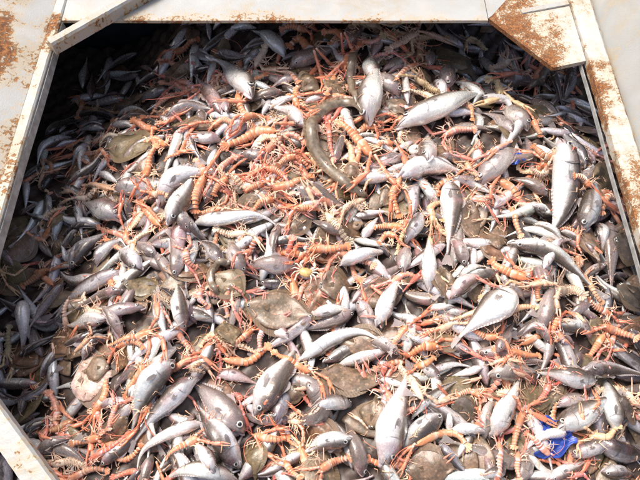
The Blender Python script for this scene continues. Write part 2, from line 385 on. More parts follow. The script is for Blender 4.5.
def drape(P, half, th, stiff, lift=.7):
    """lay a spine on the pile: returns z of its axis and the sideways tilt"""
    T = np.gradient(P, axis=0); T /= np.linalg.norm(T, axis=1)[:, None] + 1e-9; S = np.stack([-T[:, 1], T[:, 0]], 1)
    sm = [hs(P[:, 0] + k * S[:, 0] * half, P[:, 1] + k * S[:, 1] * half) for k in (-.75, -.4, 0, .4, .75)]
    sm = np.array(sm); h = .5 * sm.mean(0) + .5 * sm.max(0)
    z = smooth(h, stiff)
    if stiff > 10:      # stiff bodies lie on their high points
        k = np.arange(len(z)); A = np.polyfit(k, h, 2 if stiff < 40 else 1); z = .35 * z + .65 * np.polyval(A, k)
    z = z + th * lift
    sl = np.clip(((sm[4] + sm[3]) - (sm[0] + sm[1])).mean() / (2.3 * max(half.mean() if hasattr(half, 'mean') else half, 1e-3)), -.5, .5)
    lin = np.array([-.75, -.4, 0, .4, .75])[:, None] * ((sm[4] - sm[0]) / 1.5)[None] + sm.mean(0)[None]
    drape.cross = np.array([smooth(q, 6) for q in (sm - lin)])
    return z, T, S, math.atan(sl)
def stamp(P, z, rad, th, idn, over=True):
    r = float(np.max(rad)) + CELL
    x0, x1 = P[:, 0].min() - r, P[:, 0].max() + r; y0, y1 = P[:, 1].min() - r, P[:, 1].max() + r
    ix0, ix1 = max(0, int((x0 - X0) / CELL)), min(NX, int((x1 - X0) / CELL) + 2); iy0, iy1 = max(0, int((y0 - Y0) / CELL)), min(NY, int((y1 - Y0) / CELL) + 2)
    if ix1 <= ix0 or iy1 <= iy0: return
    cx = GX[iy0:iy1, ix0:ix1]; cy = GY[iy0:iy1, ix0:ix1]
    d = np.sqrt((cx[..., None] - P[:, 0]) ** 2 + (cy[..., None] - P[:, 1]) ** 2) / np.maximum(rad, CELL * .8)
    k = np.argmin(d, -1); dm = np.take_along_axis(d, k[..., None], -1)[..., 0]
    top = z[k] + np.broadcast_to(th, len(z))[k] * np.sqrt(np.clip(1 - dm ** 2, 0, 1))
    ok = (dm < 1) & (top > H[iy0:iy1, ix0:ix1])
    H[iy0:iy1, ix0:ix1][ok] = top[ok]; ID[iy0:iy1, ix0:ix1][ok] = idn

ITEMS = []       # every placed thing, in the order laid down
def spine_px(path):
    return np.array([hit(*p)[0][:2] for p in path])
def pxscale(path):
    m = path[len(path) // 2]; p, t = hit(*m); return t / FPX
PD = ([0, .03, .08, .16, .27, .38, .5, .62, .75, .87, .95, 1], [.13, .29, .50, .78, .96, 1, .88, .66, .41, .22, .155, .17])
PW = ([0, .04, .12, .22, .34, .5, .65, .8, .9, 1], [.12, .42, .80, 1, 1, .84, .58, .32, .17, .07])
FD = ([0, .03, .1, .22, .4, .55, .7, .82, .91, .96, 1], [.05, .19, .40, .72, .98, 1, .80, .48, .22, .16, .18])
FW = ([0, .04, .15, .4, .6, .8, .92, 1], [.2, .6, .95, 1, .9, .6, .35, .12])
ED = ([0, .02, .06, .14, .4, .8, .93, 1], [.15, .5, .8, 1, 1, .85, .6, .2])
def put_fish(kind, style, P, w, tone=None, roll=None, ds=None, lift=.7, meta=None):
    n = 26 if kind != 'eel' else 44
    P = np.asarray(P, float); P, L = resample(P, n); sink = 0.
    if kind == 'fish' and L < 3.5 * w and 'belly-up' not in (meta or {}).get('label', ''):       # the tail goes on under its neighbours
        d = P[-1] - P[-4]; d /= np.linalg.norm(d); P = np.vstack([P, P[-1] + d * (3.5 * w - L)]); sink = .022; P, L = resample(P, n)
    bl = .87 if kind == 'fish' else (.88 if kind == 'flat' else .98)
    Pb, _ = resample(P[:int(round(bl * (n - 1))) + 1], n)
    t = np.linspace(0, 1, n)
    D = np.interp(t, *(PD if kind == 'fish' else FD if kind == 'flat' else ED)) * w / 2
    if kind == 'fish': W = np.interp(t, *PW) * w * .39
    elif kind == 'flat': W = np.interp(t, *FW) * w * .065
    else: W = D * .85
    stiff = {'fish': 14, 'flat': 12, 'eel': 6}[kind]
    if kind == 'fish': D = D * (1 + rnd.uniform(-.10, .14) * np.exp(-((t - .36) / .13) ** 2))
    z, T, S, tilt = drape(Pb, D, W, stiff, lift)
    z = z - sink * np.clip((t - .45) / .55, 0, 1) ** 1.5
    if ds is None: ds = rnd.choice((-1, 1))
    if roll is None: roll = rnd.uniform(-.5, .35)
    i = len(ITEMS)
    stamp(Pb, z, D * .93, W, i)
    ITEMS.append(dict(kind=kind, style=style, P=Pb, z=z, T=T, S=S * ds, tilt=tilt * ds, roll=roll, D=D, W=W, L=L, w=w, tone=tone, ds=ds, tail=P[-1], cross=(drape.cross if ds == 1 else drape.cross[::-1]), meta=meta or {}))
    return i
def put_lang(P, w, tone=(1, 1, 1), claws=None, flip=False, meta=None, legs=True):
    """P runs from the tail fan to the head"""
    n = 22; P, L = resample(P, n); half = np.full(n, w / 2)
    th = w * .42
    z, T, S, tilt = drape(P, half, th, 9, .75)
    i = len(ITEMS); stamp(P, z, half, th, i)
    it = dict(kind='lang', P=P, z=z, T=T, S=S, tilt=tilt, L=L, w=w, tone=tone, flip=flip, claws=[], meta=meta or {}, legs=legs)
    hd = P[-1]; f = T[-1]; s = S[-1]
    if claws is None:
        claws = []
        for sd in (-1, 1):
            if rnd.random() < .12: continue
            a = rnd.uniform(.1, .9) * sd; b = a + rnd.uniform(-1.0, .7) * sd * -1
            def rot(v, k): return np.array([v[0] * math.cos(k) - v[1] * math.sin(k), v[0] * math.sin(k) + v[1] * math.cos(k)])
            e0 = P[-4] + s * sd * w * .25; e1 = e0 + rot(f, a) * L * rnd.uniform(.22, .34); e2 = e1 + rot(f, b) * L * rnd.uniform(.42, .62)
            claws.append([e0, e1, e2])
    for c in claws:
        c = np.array(c, float)
        for k in range(len(c)): c[k, 0] = min(max(c[k, 0], X0 + .03), X0 + NX * CELL - .03)
        zz = hs(c[:, 0], c[:, 1]); zz = zz + w * .22; zz[0] = max(zz[0], z[-3] - .1 * w) if np.linalg.norm(c[0] - hd) < .03 else zz[0]
        zm = hs(*(c[-1] + c[-2])[:2] / 2); zz[-1] = max(zz[-1], 2 * (zm + w * .12) - zz[-2]) if zm > (zz[-1] + zz[-2]) / 2 else zz[-1]
        zz[-1] = min(zz[-1], zz[-2] + .05)
        it['claws'].append((c, zz)); q, _ = resample(np.column_stack([c, zz]), 12); stamp(q[:, :2], q[:, 2], np.full(12, w * .2), w * .12, i)
    ITEMS.append(it); return i
def put_claw(P, w, tone=(1, 1, 1), meta=None):
    c = np.array(P, float); zz = hs(c[:, 0], c[:, 1]) + w * .25
    i = len(ITEMS); q, _ = resample(np.column_stack([c, zz]), 12); stamp(q[:, :2], q[:, 2], np.full(12, w * .4), w * .3, i)
    ITEMS.append(dict(kind='claw', c=c, zz=zz, P=q[:, :2], z=q[:, 2], w=w, tone=tone, meta=meta or {}, L=np.linalg.norm(c[-1] - c[0]), T=None))
    return i

# ------------------------------------------------------------------ what lies where: kind, look, width, path in the view's directions (fish: head to tail; langoustine: tail to head | claw | claw), label, landmark name
# the numbers are directions of sight; each thing is laid on the pile where that direction meets it
DATA = """
flat o 30 108,142 158,150;wide olive-brown flatfish lying in the shaded upper left of the pile;wide olive-brown flatfish at upper left
flat o 20 124,284 164,286;olive-brown flatfish beside the snout of the long grey fish at left;olive flatfish at left
flat r 24 58,330 74,362
flat b 34 244,304 322,318;largest brown flatfish, lying flat just below the yellow crab;largest brown flatfish
flat o 22 215,276 250,300
flat b 26 318,288 358,286
flat b 22 322,82 352,92
flat o 26 436,66 474,60
flat o 24 590,178 622,184
flat b 20 468,200 474,248;tall tan-brown flatfish standing upright right of the pile's centre;tall tan-brown flatfish
flat b 20 442,266 446,306
flat b 16 385,102 407,118
flat b 28 384,380 308,374;broad dark-brown flatfish lying level under the orange-tailed langoustine's claw;broad dark-brown flatfish
flat b 24 370,430 376,396
flat o 22 252,440 256,482
flat b 30 402,470 462,468
flat d 20 450,402 482,420
flat b 18 428,342 470,334
flat b 16 235,204 270,207
flat o 18 504,444 530,450
flat b 14 286,392 306,396
flat d 26 612,240 642,262
flat d 30 616,286 650,316;dark slate flatfish pressed against the right rim;dark slate flatfish by the right rim
flat d 22 618,400 640,420
flat b 22 164,74 196,70
flat o 18 520,112 558,108
flat b 20 340,180 362,182
flat b 18 498,250 486,228
flat o 20 225,322 236,352
flat b 18 300,92 320,80
flat w 38 72,388 118,372;white-bellied flatfish upturned in the lower left corner;white upturned flatfish at lower left
flat b 20 110,368 82,372
fish m 14 222,142 184,136
fish m 20 118,194 152,192
fish m 14 206,205 214,188
fish m 18 290,70 316,60
fish m 14 284,96 262,98
fish m 10 302,78 262,86
fish p 18 343,54 360,32
fish m 10 430,70 430,46
fish m 16 448,92 444,56
fish g 12 217,54 256,62
fish b 9 232,30 254,28
fish w 17 286,57 262,38 246,22;pale fish with a round eye, head down at the back centre by the deck edge;pale head-down fish at the back
fish w 22 254,104 228,72 196,54;broad white-bellied fish slanting down at the upper left of the pile;broad slanting white fish at upper left
fish p 15 220,114 204,88 190,62
fish m 12 168,120 190,106 222,108
fish g 9 228,114 222,90
fish b 10 346,82 358,56
fish w 16 372,84 370,44
fish w 27 367,128 368,100 374,74;plump head-down fish with a round eye below the back deck edge;plump head-down fish
fish m 16 400,100 380,80
fish b 9 407,106 404,80 406,54
fish w 16 303,131 286,116 262,104
fish g 8 262,118 238,136 212,156
fish b 13 230,134 246,120
fish m 16 240,158 266,162
fish m 20 290,194 318,200 352,206
fish w 9 284,222 304,208 344,202
fish w 22 162,208 176,190 200,176
fish w 22 172,230 180,208 190,186
fish w 17 194,222 226,222 262,218 286,232;long white-sided fish lying level left of centre with its tail at right;long level white fish left of centre
fish g 9 191,224 198,236 214,242
fish m 15 190,234 178,214
fish g 14 224,266 208,248 190,234
fish m 15 176,280 178,256 168,232
fish w 17 186,334 180,304 174,272;white fish hanging head down below the mauve one at left of centre;white head-down fish left of centre
fish m 16 246,278 238,262 230,244
fish m 18 298,268 274,266 250,266;smooth mauve-grey fish lying level just left of the yellow crab;smooth mauve fish by the crab
fish m 16 358,300 366,320 372,336
fish b 14 312,316 336,312 358,302
fish w 12 289,340 276,330 262,322
fish m 17 354,314 336,322 314,328
fish b 18 340,266 366,256 396,246;white-bellied fish just below the bright orange ribbed tail at centre;white fish below the ribbed tail
fish b 12 362,240 372,226 382,210
fish g 14 404,244 416,226 426,204
fish p 8 366,170 390,160 402,158
fish m 13 376,166 398,158
fish b 24 400,180 420,174 440,170
fish w 20 426,163 426,144 430,128;head-down fish with a dark eye just under the long silver fish at upper right;head-down fish under the long silver one
fish m 9 440,156 456,160 468,168
fish m 14 402,274 404,254 414,238
fish b 20 378,328 388,302 404,266;bright white fish slanting head down just below the centre of the pile;bright white slanting fish below centre
fish b 18 428,292 428,262 430,226
fish w 20 448,182 450,214 448,262;pale upright fish beside the tall tan flatfish, its head to the back;pale upright fish
fish m 11 452,180 474,186 498,202
fish p 15 450,302 462,288 478,276
fish m 14 464,268 456,244 450,232
fish b 8 458,280 470,268 494,264
fish b 10 428,310 444,308 462,304
fish w 12 410,340 430,348 458,356
fish g 12 545,62 560,100 568,112
fish m 18 500,84 526,84
fish b 12 482,98 506,102 520,108
fish g 13 566,68 568,84 562,106
fish b 14 436,84 444,110
fish m 18 527,134 514,118 500,100
fish m 12 512,134 496,118 476,108
fish m 24 478,184 496,166 520,148
fish m 15 546,198 528,186 504,168;smooth mauve fish pointing down at the big silver-grey fish on the right;smooth mauve fish at right
fish w 12 532,208 540,214
fish d 11 586,168 572,148 550,124;slim dark blue-grey fish slanting toward the right rim;slim dark fish toward the right rim
fish s 28 556,148 564,184 558,216 546,244;big silver-grey fish curved upright at right, its head to the back;big curved silver-grey fish at right
fish s 22 580,232 586,212 592,188;head-down silver fish with a ringed eye right of the big curved fish;head-down fish at the right
fish g 12 596,224 602,246
fish p 9 594,166 582,150
fish m 18 606,222 608,254 614,300
fish d 9 604,322 608,300 606,276
fish m 9 606,266 592,272 580,280
fish m 10 503,282 516,290 530,302
fish w 18 507,247 536,252 562,268 604,300;pale fish with a blue-grey eye slanting down with its snout to the left, right of centre;pale slanting fish right of centre
fish m 17 540,334 546,308 550,272;mauve fish standing on its head with its tail to the back, right of centre;mauve upright-tailed fish
fish m 13 495,354 506,336 518,316
fish m 9 550,344 534,328 514,342
fish b 32 508,298 486,316 450,345;broad white belly-up fish with its eye to the upper right, right of centre;broad white belly-up fish
fish m 9 590,340 578,322 562,302
fish g 17 122,270 92,290 40,318;long grey fish with a round eye, its snout beside an olive flatfish at left;long grey fish at left
fish m 13 122,292 98,300 66,316
fish w 16 108,322 84,328 60,328
fish b 18 26,304 24,326 20,352;white belly glimmering alone in the dark lower left side;white belly in the dark lower left
fish g 18 72,270 84,256 98,242
fish g 14 96,266 106,252 122,238
fish s 18 142,272 132,262 118,248
fish d 10 20,358 44,344 66,322
fish g 9 84,362 94,342 110,326
fish g 22 124,222 102,212 74,196
fish b 10 100,174 122,180
fish g 8 90,146 76,156 68,172
fish d 10 44,192 52,178 66,170
fish d 10 62,236 84,226 104,220
fish b 6 66,262 64,250 60,240
fish g 8 18,404 40,392 62,368
fish d 13 24,436 42,424 58,416
fish m 14 40,452 70,438
fish s 13 160,302 164,326 172,352
fish s 24 176,364 158,386 136,424;tall silver fish standing on its tail at the lower left of the pile;tall silver fish at lower left
fish s 19 198,376 166,408 128,452
fish w 15 206,424 160,440 142,456 132,482
fish w 18 238,480 196,470 150,482
fish m 26 246,434 224,410 196,384
fish s 25 240,470 216,432 190,394;big silver fish slanting head down at the lower left with reddened snout;big silver slanting fish at lower left
fish w 14 216,472 206,454 194,442
fish p 13 218,376 236,376 256,382
fish m 16 306,384 320,402
fish m 20 300,426 322,414 326,392
fish d 18 276,424 282,402 286,380
fish w 28 257,418 276,388 290,360 302,330;white-bellied fish with the orange tail lying across it, head down;white fish under the orange tail
fish b 17 300,362 332,342 362,334 392,352;long white fish bent like a bow above the broad brown flatfish;long bowed white fish
fish m 13 398,356 384,346 366,338
fish s 16 352,404 334,404 314,408
fish s 18 352,440 324,444 290,458;silver fish with a dark mouth beside the mauve cone at the bottom centre;silver fish at bottom centre
fish m 20 362,478 358,456 350,432;bare mauve cone-shaped fish at the bottom centre;mauve cone at bottom centre
fish s 22 444,416 418,434 394,462
fish w 31 384,466 392,430 404,386;largest silver fish of the bottom edge, brown-backed and head down;largest silver fish at the bottom
fish s 9 410,420 434,396 466,376
fish b 8 449,434 448,408
fish b 14 452,430 482,432
fish d 11 437,445 452,460 476,482
fish w 10 482,368 460,374
fish g 19 584,372 614,372 654,384;long dull grey fish reaching in under the right rim;long grey fish under the right rim
fish m 20 486,382 514,374 552,366
fish s 20 594,382 574,380 544,374
fish w 22 492,438 502,414 518,382;pale head-down fish with a small eye in the lower right quarter;pale head-down fish at lower right
fish m 14 556,406 574,400 598,398
fish s 24 556,428 582,414 620,394;plump silver fish with a clear eye just above the blue plastic;plump silver fish above the blue plastic
fish s 20 616,434 610,416 608,396
fish d 22 594,440 616,452 652,458
fish g 16 570,456 592,448
fish w 9 528,456 544,470 564,474
fish w 14 546,482 570,470 596,456
fish m 16 516,484 526,462
fish g 14 600,474 628,474
fish d 14 626,330 640,352
fish g 12 440,380 424,366
fish g 12 505,470 480,478
fish w 14 152,372 168,356
fish m 12 340,238 322,226
fish w 10 380,380 412,384
fish w 25 396,130 420,117 452,104 494,92;long silver fish lying nearly level across the upper right of the pile;long silver fish at upper right
eel e 10 368,198 348,188 328,170 314,148 313,124 328,110 350,110 364,124;brown eel-like fish arched over at the upper centre of the pile;arched brown eel
eel e 6 232,262 216,270 212,284 220,298;thin grey eel-like fish curled into a hook left of centre;hooked grey eel
eel e 6 356,52 350,78 356,114;slim brown eel-like fish beside the plump head-down fish;slim brown eel
eel e 7 548,68 538,86 526,94;
lang a 9 300,84 282,72 274,70
lang a 10 268,74 252,82 253,104
lang u 10 274,36 264,54 254,70
lang o 11 288,50 300,42 316,60|316,58 330,66 346,74|314,62 322,78 326,90;orange langoustine with claws spread beside the pale head-down fish at the back;orange langoustine at the back
lang o 10 362,44 350,58 344,76
lang o 9 322,34 336,34 344,44
lang t 9 448,42 430,38 414,42
lang y 9 380,40 398,36 416,48
lang u 10 386,56 404,44 420,36
lang y 9 440,96 424,86 412,78
lang u 9 402,98 420,96 438,104
lang o 8 394,82 404,72 420,66
lang o 8 560,64 540,72 528,92
lang o 10 132,122 148,132 160,132
lang t 8 84,186 98,186 114,190
lang d 9 530,148 542,158 556,166
lang o 10 139,202 150,216 162,228|162,226 150,212 136,204;
lang p 7 97,228 112,234 130,240
lang o 9 158,146 150,162 144,178|146,178 136,190 130,206|146,180 152,192 152,206;orange langoustine with legs dangling at the left of the orange heap;dangling orange langoustine at left
lang o 13 222,150 244,142 266,132 280,134;broad orange langoustine, straight, topmost of the orange heap at upper left;broad straight orange langoustine
lang p 10 308,146 292,136 276,146 262,156|264,156 256,166 250,178
lang o 12 196,216 198,196 206,176|206,178 214,162 224,148|208,180 222,190 238,196;upright orange langoustine with a claw raised left of the orange heap;upright orange langoustine
lang o 12 312,178 292,186 268,192|270,190 262,180 270,156|270,192 284,196 298,206;ribbed orange langoustine lying level at the lower side of the orange heap;level ribbed orange langoustine
lang o 9 310,170 298,160 284,158|286,156 278,166 268,180|288,158 300,152 312,166
lang o 9 240,182 252,176 266,166
lang u 10 232,176 242,188 256,188
lang a 9 194,216 208,214 224,208
lang u 9 250,168 266,172 280,164
lang p 8 258,206 276,206 290,214
lang t 9 340,138 350,150 352,172
lang o 10 400,220 392,196 402,176|400,192 390,204 390,224|404,192 410,206 410,222
lang o 13 340,124 356,142 372,162|370,160 366,176 342,200|374,162 388,182 402,194;bright orange langoustine with a long white-edged claw, upper centre;bright orange langoustine with the white-edged claw
lang o 9 376,150 386,146 394,146|394,146 402,156 410,172
lang O 9 372,228 388,227 404,227;bright orange ribbed langoustine tail lying level at the centre of the pile;bright orange ribbed tail
lang o 11 350,248 334,250 318,250 306,252|308,250 298,244 290,262|306,254 296,264 284,270;ribbed orange langoustine above the yellow crab, claws toward the left;ribbed orange langoustine above the crab
lang u 11 352,246 338,230 322,214
lang u 9 366,214 352,206 340,216
lang a 12 528,208 514,196 496,178|498,180 490,190 492,206;tan langoustine slanting up to the left, left of the big curved fish;slanting tan langoustine at right
lang a 8 520,240 514,226 508,206
lang p 8 510,142 494,152 480,162
lang p 9 476,132 458,132 440,140
lang u 9 530,170 540,178 548,170
lang o 8 540,140 536,130 532,120
lang b 8 478,182 470,172 464,162
lang o 9 572,178 584,184 590,190|588,188 604,204 622,222;red langoustine with one long claw stretched toward the right rim;red long-clawed langoustine at right
lang o 12 488,262 504,272 528,282|526,280 514,268 500,256;orange langoustine bent like a bow left of the pale slanting fish;bowed orange langoustine
lang a 8 572,270 582,262 574,254
lang u 14 584,300 568,292 552,290;
lang o 8 538,302 536,290 534,280
lang b 8 602,306 592,292 582,280
lang t 9 540,308 524,308 506,314
lang a 11 636,342 618,334 598,326
lang o 9 558,342 552,330 558,318|556,320 566,312 576,318
lang p 8 572,348 560,340 556,330
lang o 9 588,358 596,346 604,334|604,336 612,350 624,352
lang a 11 112,346 132,338 158,330;
lang o 10 146,350 134,342 118,350|120,348 110,360 104,374
lang d 10 22,288 36,280 50,268
lang b 8 76,356 84,346 92,338
lang p 8 210,310 200,300 204,286|202,290 196,276 184,262
lang p 8 228,318 226,300 232,286|230,292 220,286 212,292|232,288 242,294 250,304
lang p 9 198,270 188,262 186,250
lang o 8 222,352 238,342 256,328
lang p 8 260,352 260,338 266,322
lang p 8 198,358 184,342 172,326|174,330 168,318 162,308
lang t 9 200,348 212,336 222,340
lang u 9 214,230 232,236 250,234
lang p 9 262,240 254,246 242,256
lang o 9 392,346 400,336 408,326|408,328 420,318 434,306|406,326 420,326 444,318;orange langoustine with both claws stretched right, below centre;orange langoustine below centre
lang O 11 404,358 420,350 440,348
lang o 9 434,358 424,366 412,368
lang r 8 396,370 386,366 382,376
lang a 11 166,460 186,446 204,436;
lang O 9 272,350 292,362 314,376|312,374 322,386 324,400|314,374 328,380 334,396;straight orange tail lying across the head-down white fish, lower centre;straight orange tail
lang r 9 232,396 238,396 242,402|240,402 244,416 252,436;
lang o 11 290,436 274,440 252,436|256,438 262,452 284,464|262,436 276,430 292,430;orange-red langoustine with long claws below the straight orange tail;orange-red langoustine below the straight tail
lang a 11 468,452 456,436 434,436 412,448|414,446 402,454 392,468|412,448 406,462 398,478;orange langoustine bent like a rainbow near the bottom edge;rainbow-bent orange langoustine
lang a 11 352,458 336,462 316,474
lang o 9 302,480 290,470 282,458
lang u 8 300,412 290,420 302,424
lang u 9 206,376 192,370 204,362
lang o 9 160,376 176,370 196,358
lang d 10 44,432 58,430 78,420|76,422 66,414 58,402;
lang a 10 70,446 86,442 104,438
lang r 8 130,432 112,448 88,462
lang r 8 104,436 100,418 96,402|98,408 92,400 84,388
lang p 8 110,432 114,418 120,402
lang o 9 124,400 136,382 150,362
lang u 11 132,414 138,398 146,382
lang u 10 88,468 72,462 52,466
lang a 9 110,472 94,470 66,482
lang t 10 620,424 606,438 584,436;tan langoustine tail curled up beside the plump silver fish;curled tan langoustine by the plump fish
lang a 10 512,450 516,430 524,408;tan langoustine standing upright with dark ribs left of the blue plastic;upright tan langoustine by the blue plastic
lang r 8 536,404 546,392 550,382
lang p 9 524,432 538,446 550,458|548,456 560,462 574,466
lang p 9 496,484 498,466 498,440
lang p 8 518,482 516,466 518,452
lang o 8 480,410 468,406 452,400
lang u 9 488,400 500,394 512,394
lang u 9 484,368 500,362 516,362
lang t 9 476,300 494,296 502,286
lang a 8 456,396 470,392 482,398
lang o 9 540,356 524,356 508,352
lang a 9 586,300 598,312 612,318
lang p 8 160,66 172,66 186,72
lang p 7 160,84 176,84 192,92
lang o 8 144,148 156,140 168,148|166,146 178,152 196,154
lang o 8 136,246 126,240 128,226
lang u 9 130,232 138,222 146,212
lang p 8 196,94 188,84 176,82
lang o 9 250,118 240,108 238,96
lang o 8 360,148 358,160 350,180
lang o 9 420,120 406,120 392,126
lang u 9 306,122 316,130 326,134
lang r 7 334,166 330,146 328,122
lang o 9 236,128 222,124 210,132
lang u 8 256,224 244,214 232,210
lang o 9 470,330 484,338 500,338
lang o 8 378,246 386,236 398,238
lang o 9 280,36 294,30 310,34
lang y 8 350,30 366,28 384,30
lang o 9 270,122 256,118 240,124
lang p 9 236,158 226,166 216,176|218,174 210,186 204,200
lang o 9 286,180 276,172 264,172|266,172 256,176 240,186
lang u 9 300,196 286,200 272,196
lang o 8 244,196 254,190 266,184|264,186 276,178 292,174
lang p 9 314,188 306,178 300,168|302,170 292,160 280,150
lang o 9 278,168 288,160 298,158
lang o 10 214,200 220,188 230,178|228,180 236,168 248,160
lang u 9 258,146 268,140 280,142
lang O 9 320,212 306,210 292,212
lang o 9 252,212 262,204 276,202|274,202 286,206 300,214
lang o 8 326,100 332,88 334,76
lang o 9 356,134 366,128 378,130
lang o 8 288,96 296,104 300,114
lang o 9 170,200 160,196 148,192
lang o 9 196,160 204,172 206,186
lang p 9 336,216 330,206 318,200
lang o 9 236,282 226,276 214,276
lang y 9 484,54 476,44 466,40
lang u 9 488,74 500,68 510,60
lang y 9 484,82 496,86 502,96
lang o 8 200,40 188,48 172,56
"""
TONE = dict(w=(1.04, 1.04, 1.02, 1), b=(1.1, 1.1, 1.1, 1), m=(.97, .95, .95, .15), g=(.76, .75, .77, .85), d=(.42, .42, .46, .9), p=(1.05, .86, .87, .6), s=(.90, .92, .93, 1), e=(1, 1, 1, 1))
FTONE = dict(o=(.90, .98, .82, 1), b=(1, 1, 1, 1), r=(1.0, .82, .72, 1), d=(.55, .62, .70, 1), w=(3.0, 3.3, 4.2, 1))
LW = .78
LTONE = dict(a=(.92, .95, .95), o=(1, .92, .85), O=(1.05, .95, .82), u=(1.0, .98, .98, .25), t=(.98, .95, .85, .4), y=(1.0, .98, .85, .15), p=(1.0, 1.02, 1.25), r=(.90, .68, .8), d=(.62, .66, .62), b=(.8, .8, .75, .6))
ROLL = dict(w=(-.6, -.15), b=(-1.25, -.8), m=(-.1, .9), g=(-.2, .35), d=(.2, .9), p=(-.4, .3), s=(-.3, .05), e=(0, 0))
def jit(c, k=.08):
    v = 1 + rnd.uniform(-k, k); return tuple(max(0, x * v * (1 + rnd.uniform(-k, k) * .4)) for x in c[:3]) + tuple(c[3:4] or (1,))

# ---- the lower layers, which show through the gaps
def dens_ok(x, y):
    return True
def fill(n, deep, sizes):
    for _ in range(n):
        x = rnd.uniform(-1.14, 1.12); y = rnd.uniform(.12, 2.25); a = rnd.uniform(0, 2 * math.pi); d = np.array([math.cos(a), math.sin(a)])
        if y > 2.0 and not deep: continue
        k = rnd.random(); c = np.array([x, y])
        if k < sizes[0]:
            L = rnd.uniform(.14, .25); bend = rnd.uniform(-.32, .32) * L; s = np.array([-d[1], d[0]])
            P = np.array([c - d * L / 2, c + s * bend * .5, c + d * L / 2]); st = rnd.choices('wbmgdps', (4, 3, 4, 3, 1.4, 1, 4))[0]
            put_fish('fish', st, P, L * rnd.uniform(.165, .21), jit(TONE[st], .1), rnd.uniform(*ROLL[st]), meta=dict(deep=deep))
        elif k < sizes[1]:
            L = rnd.uniform(.12, .2); st = rnd.choice('obbr')
            put_fish('flat', st, np.array([c - d * L / 2, c + d * L / 2]), L * rnd.uniform(.38, .5), jit(FTONE[st], .1), rnd.uniform(-.15, .15), meta=dict(deep=deep))
        elif k < sizes[2]:
            L = rnd.uniform(.10, .15); s = np.array([-d[1], d[0]]); bend = rnd.uniform(-.35, .35) * L
            st = rnd.choices('aooutypr', (3, 4, 3, 4, 2, 1, 4, 1))[0]
            put_lang(np.array([c - d * L / 2, c + s * bend, c + d * L / 2]), L * rnd.uniform(.15, .185), jit(LTONE[st], .12), flip=st in 'uy', meta=dict(st=st))
        else:
            L = rnd.uniform(.06, .10); st = rnd.choice('oppru'); s = np.array([-d[1], d[0]])
            put_claw([c, c + d * L * .4 + s * rnd.uniform(-.3, .3) * L, c + d * L], L * .17, jit(LTONE[st], .12), meta=dict(st=st))
fill(820, True, (.74, 1, 1))
fill(460, False, (.62, .78, .95))
fill(200, False, (.40, .46, .84))

def parse(line):
    q = line.split(';'); lab = q[1].strip() if len(q) > 1 else ''; lm = q[2].strip() if len(q) > 2 else ''
    hd = q[0].split(' ', 3); kind, st, wpx = hd[0], hd[1], float(hd[2]); segs = [[tuple(map(float, p.split(','))) for p in s.split()] for s in hd[3].split('|')]
    P = spine_px(segs[0]); k = pxscale(segs[0]); wd = wpx * k; meta = dict(hand=True, st=st)
    if lab: meta['label'] = lab
    if lm: meta['lm'] = lm
    if kind in ('fish', 'flat', 'eel'):
        roll = rnd.uniform(*ROLL[st]) if kind == 'fish' else rnd.uniform(-.12, .12)
        tn = FTONE[st] if kind == 'flat' else TONE[st]
        put_fish(kind, st, P, wd * (1.04 if kind == 'fish' else 1.25), jit(tn, .05), roll, lift=.75, meta=meta)
    else:
        cl = [spine_px(s) for s in segs[1:]] or None
        put_lang(P, wd * LW, jit(LTONE[st], .08), cl, flip=st in 'uy', meta=meta)
lines = [l for l in DATA.strip().splitlines() if l.strip()]
pri = {'flat': 0, 'fish': 1, 'eel': 2, 'lang': 2}
# fish lie over the flatfish and the langoustines are strewn through the fish, as the picture shows them
order = sorted(range(len(lines)), key=lambda i: ((3.5 if float(lines[i].split(' ')[2]) >= 20 else 2.5) if lines[i].startswith('flat') else 1 if lines[i].startswith('fish m') else 2 if lines[i].startswith('fish') and not ';' in lines[i] else 3 if not ';' in lines[i] else 4, i))
for i in order: parse(lines[i])

# ---- small pale and orange claws strewn on top, mostly in the gaps
cnt = 0
for _ in range(2500):
    if cnt >= 120: break
    x = rnd.uniform(-.86, .88); y = rnd.uniform(.2, 1.8)
    dd = float(hs(x, y)); nb = float(max(hs(x + .03, y), hs(x - .03, y), hs(x, y + .03), hs(x, y - .03)))
    if nb - dd < .012: continue
    a = rnd.uniform(0, 6.28); d = np.array([math.cos(a), math.sin(a)]); c = np.array([x, y]); s = np.array([-d[1], d[0]])
    st = rnd.choices('oppruyt', (4, 3, 3, 1, 3, 1, 1))[0]; L = rnd.uniform(.05, .095)
    put_claw([c - d * L * .5, c - d * L * .1 + s * rnd.uniform(-.25, .25) * L, c + d * L * .5], L * rnd.uniform(.14, .2), jit(LTONE[st], .12), meta=dict(st=st)); cnt += 1

# ---- drop what nothing of can be seen
vis = np.bincount(ID[ID >= 0].ravel(), minlength=len(ITEMS))
def in_view(it):
    for k in (0, len(it['P']) // 2, -1):
        px, py = proj((it['P'][k][0], it['P'][k][1], it['z'][k]))
        if -25 < px < 665 and 8 < py < 505: return True
    return False
DEEP = [i for i, it in enumerate(ITEMS) if it['meta'].get('deep') and vis[i] > 6]
keep = [i for i, it in enumerate(ITEMS) if not it['meta'].get('deep') and (it['meta'].get('hand') or vis[i] > (26 if it['kind'] != 'claw' else 10)) and vis[i] > 3 and in_view(it)]
CAP = dict(fish=296, flat=120, lang=290, claw=230, eel=9)
out = []
for kd in CAP:
    ks = sorted([i for i in keep if ITEMS[i]['kind'] == kd], key=lambda i: -(vis[i] + 10000 * bool(ITEMS[i]['meta'].get('hand'))))
    print(kd, len(ks), 'kept', min(len(ks), CAP[kd])); out += ks[:CAP[kd]]
keep = sorted(out)

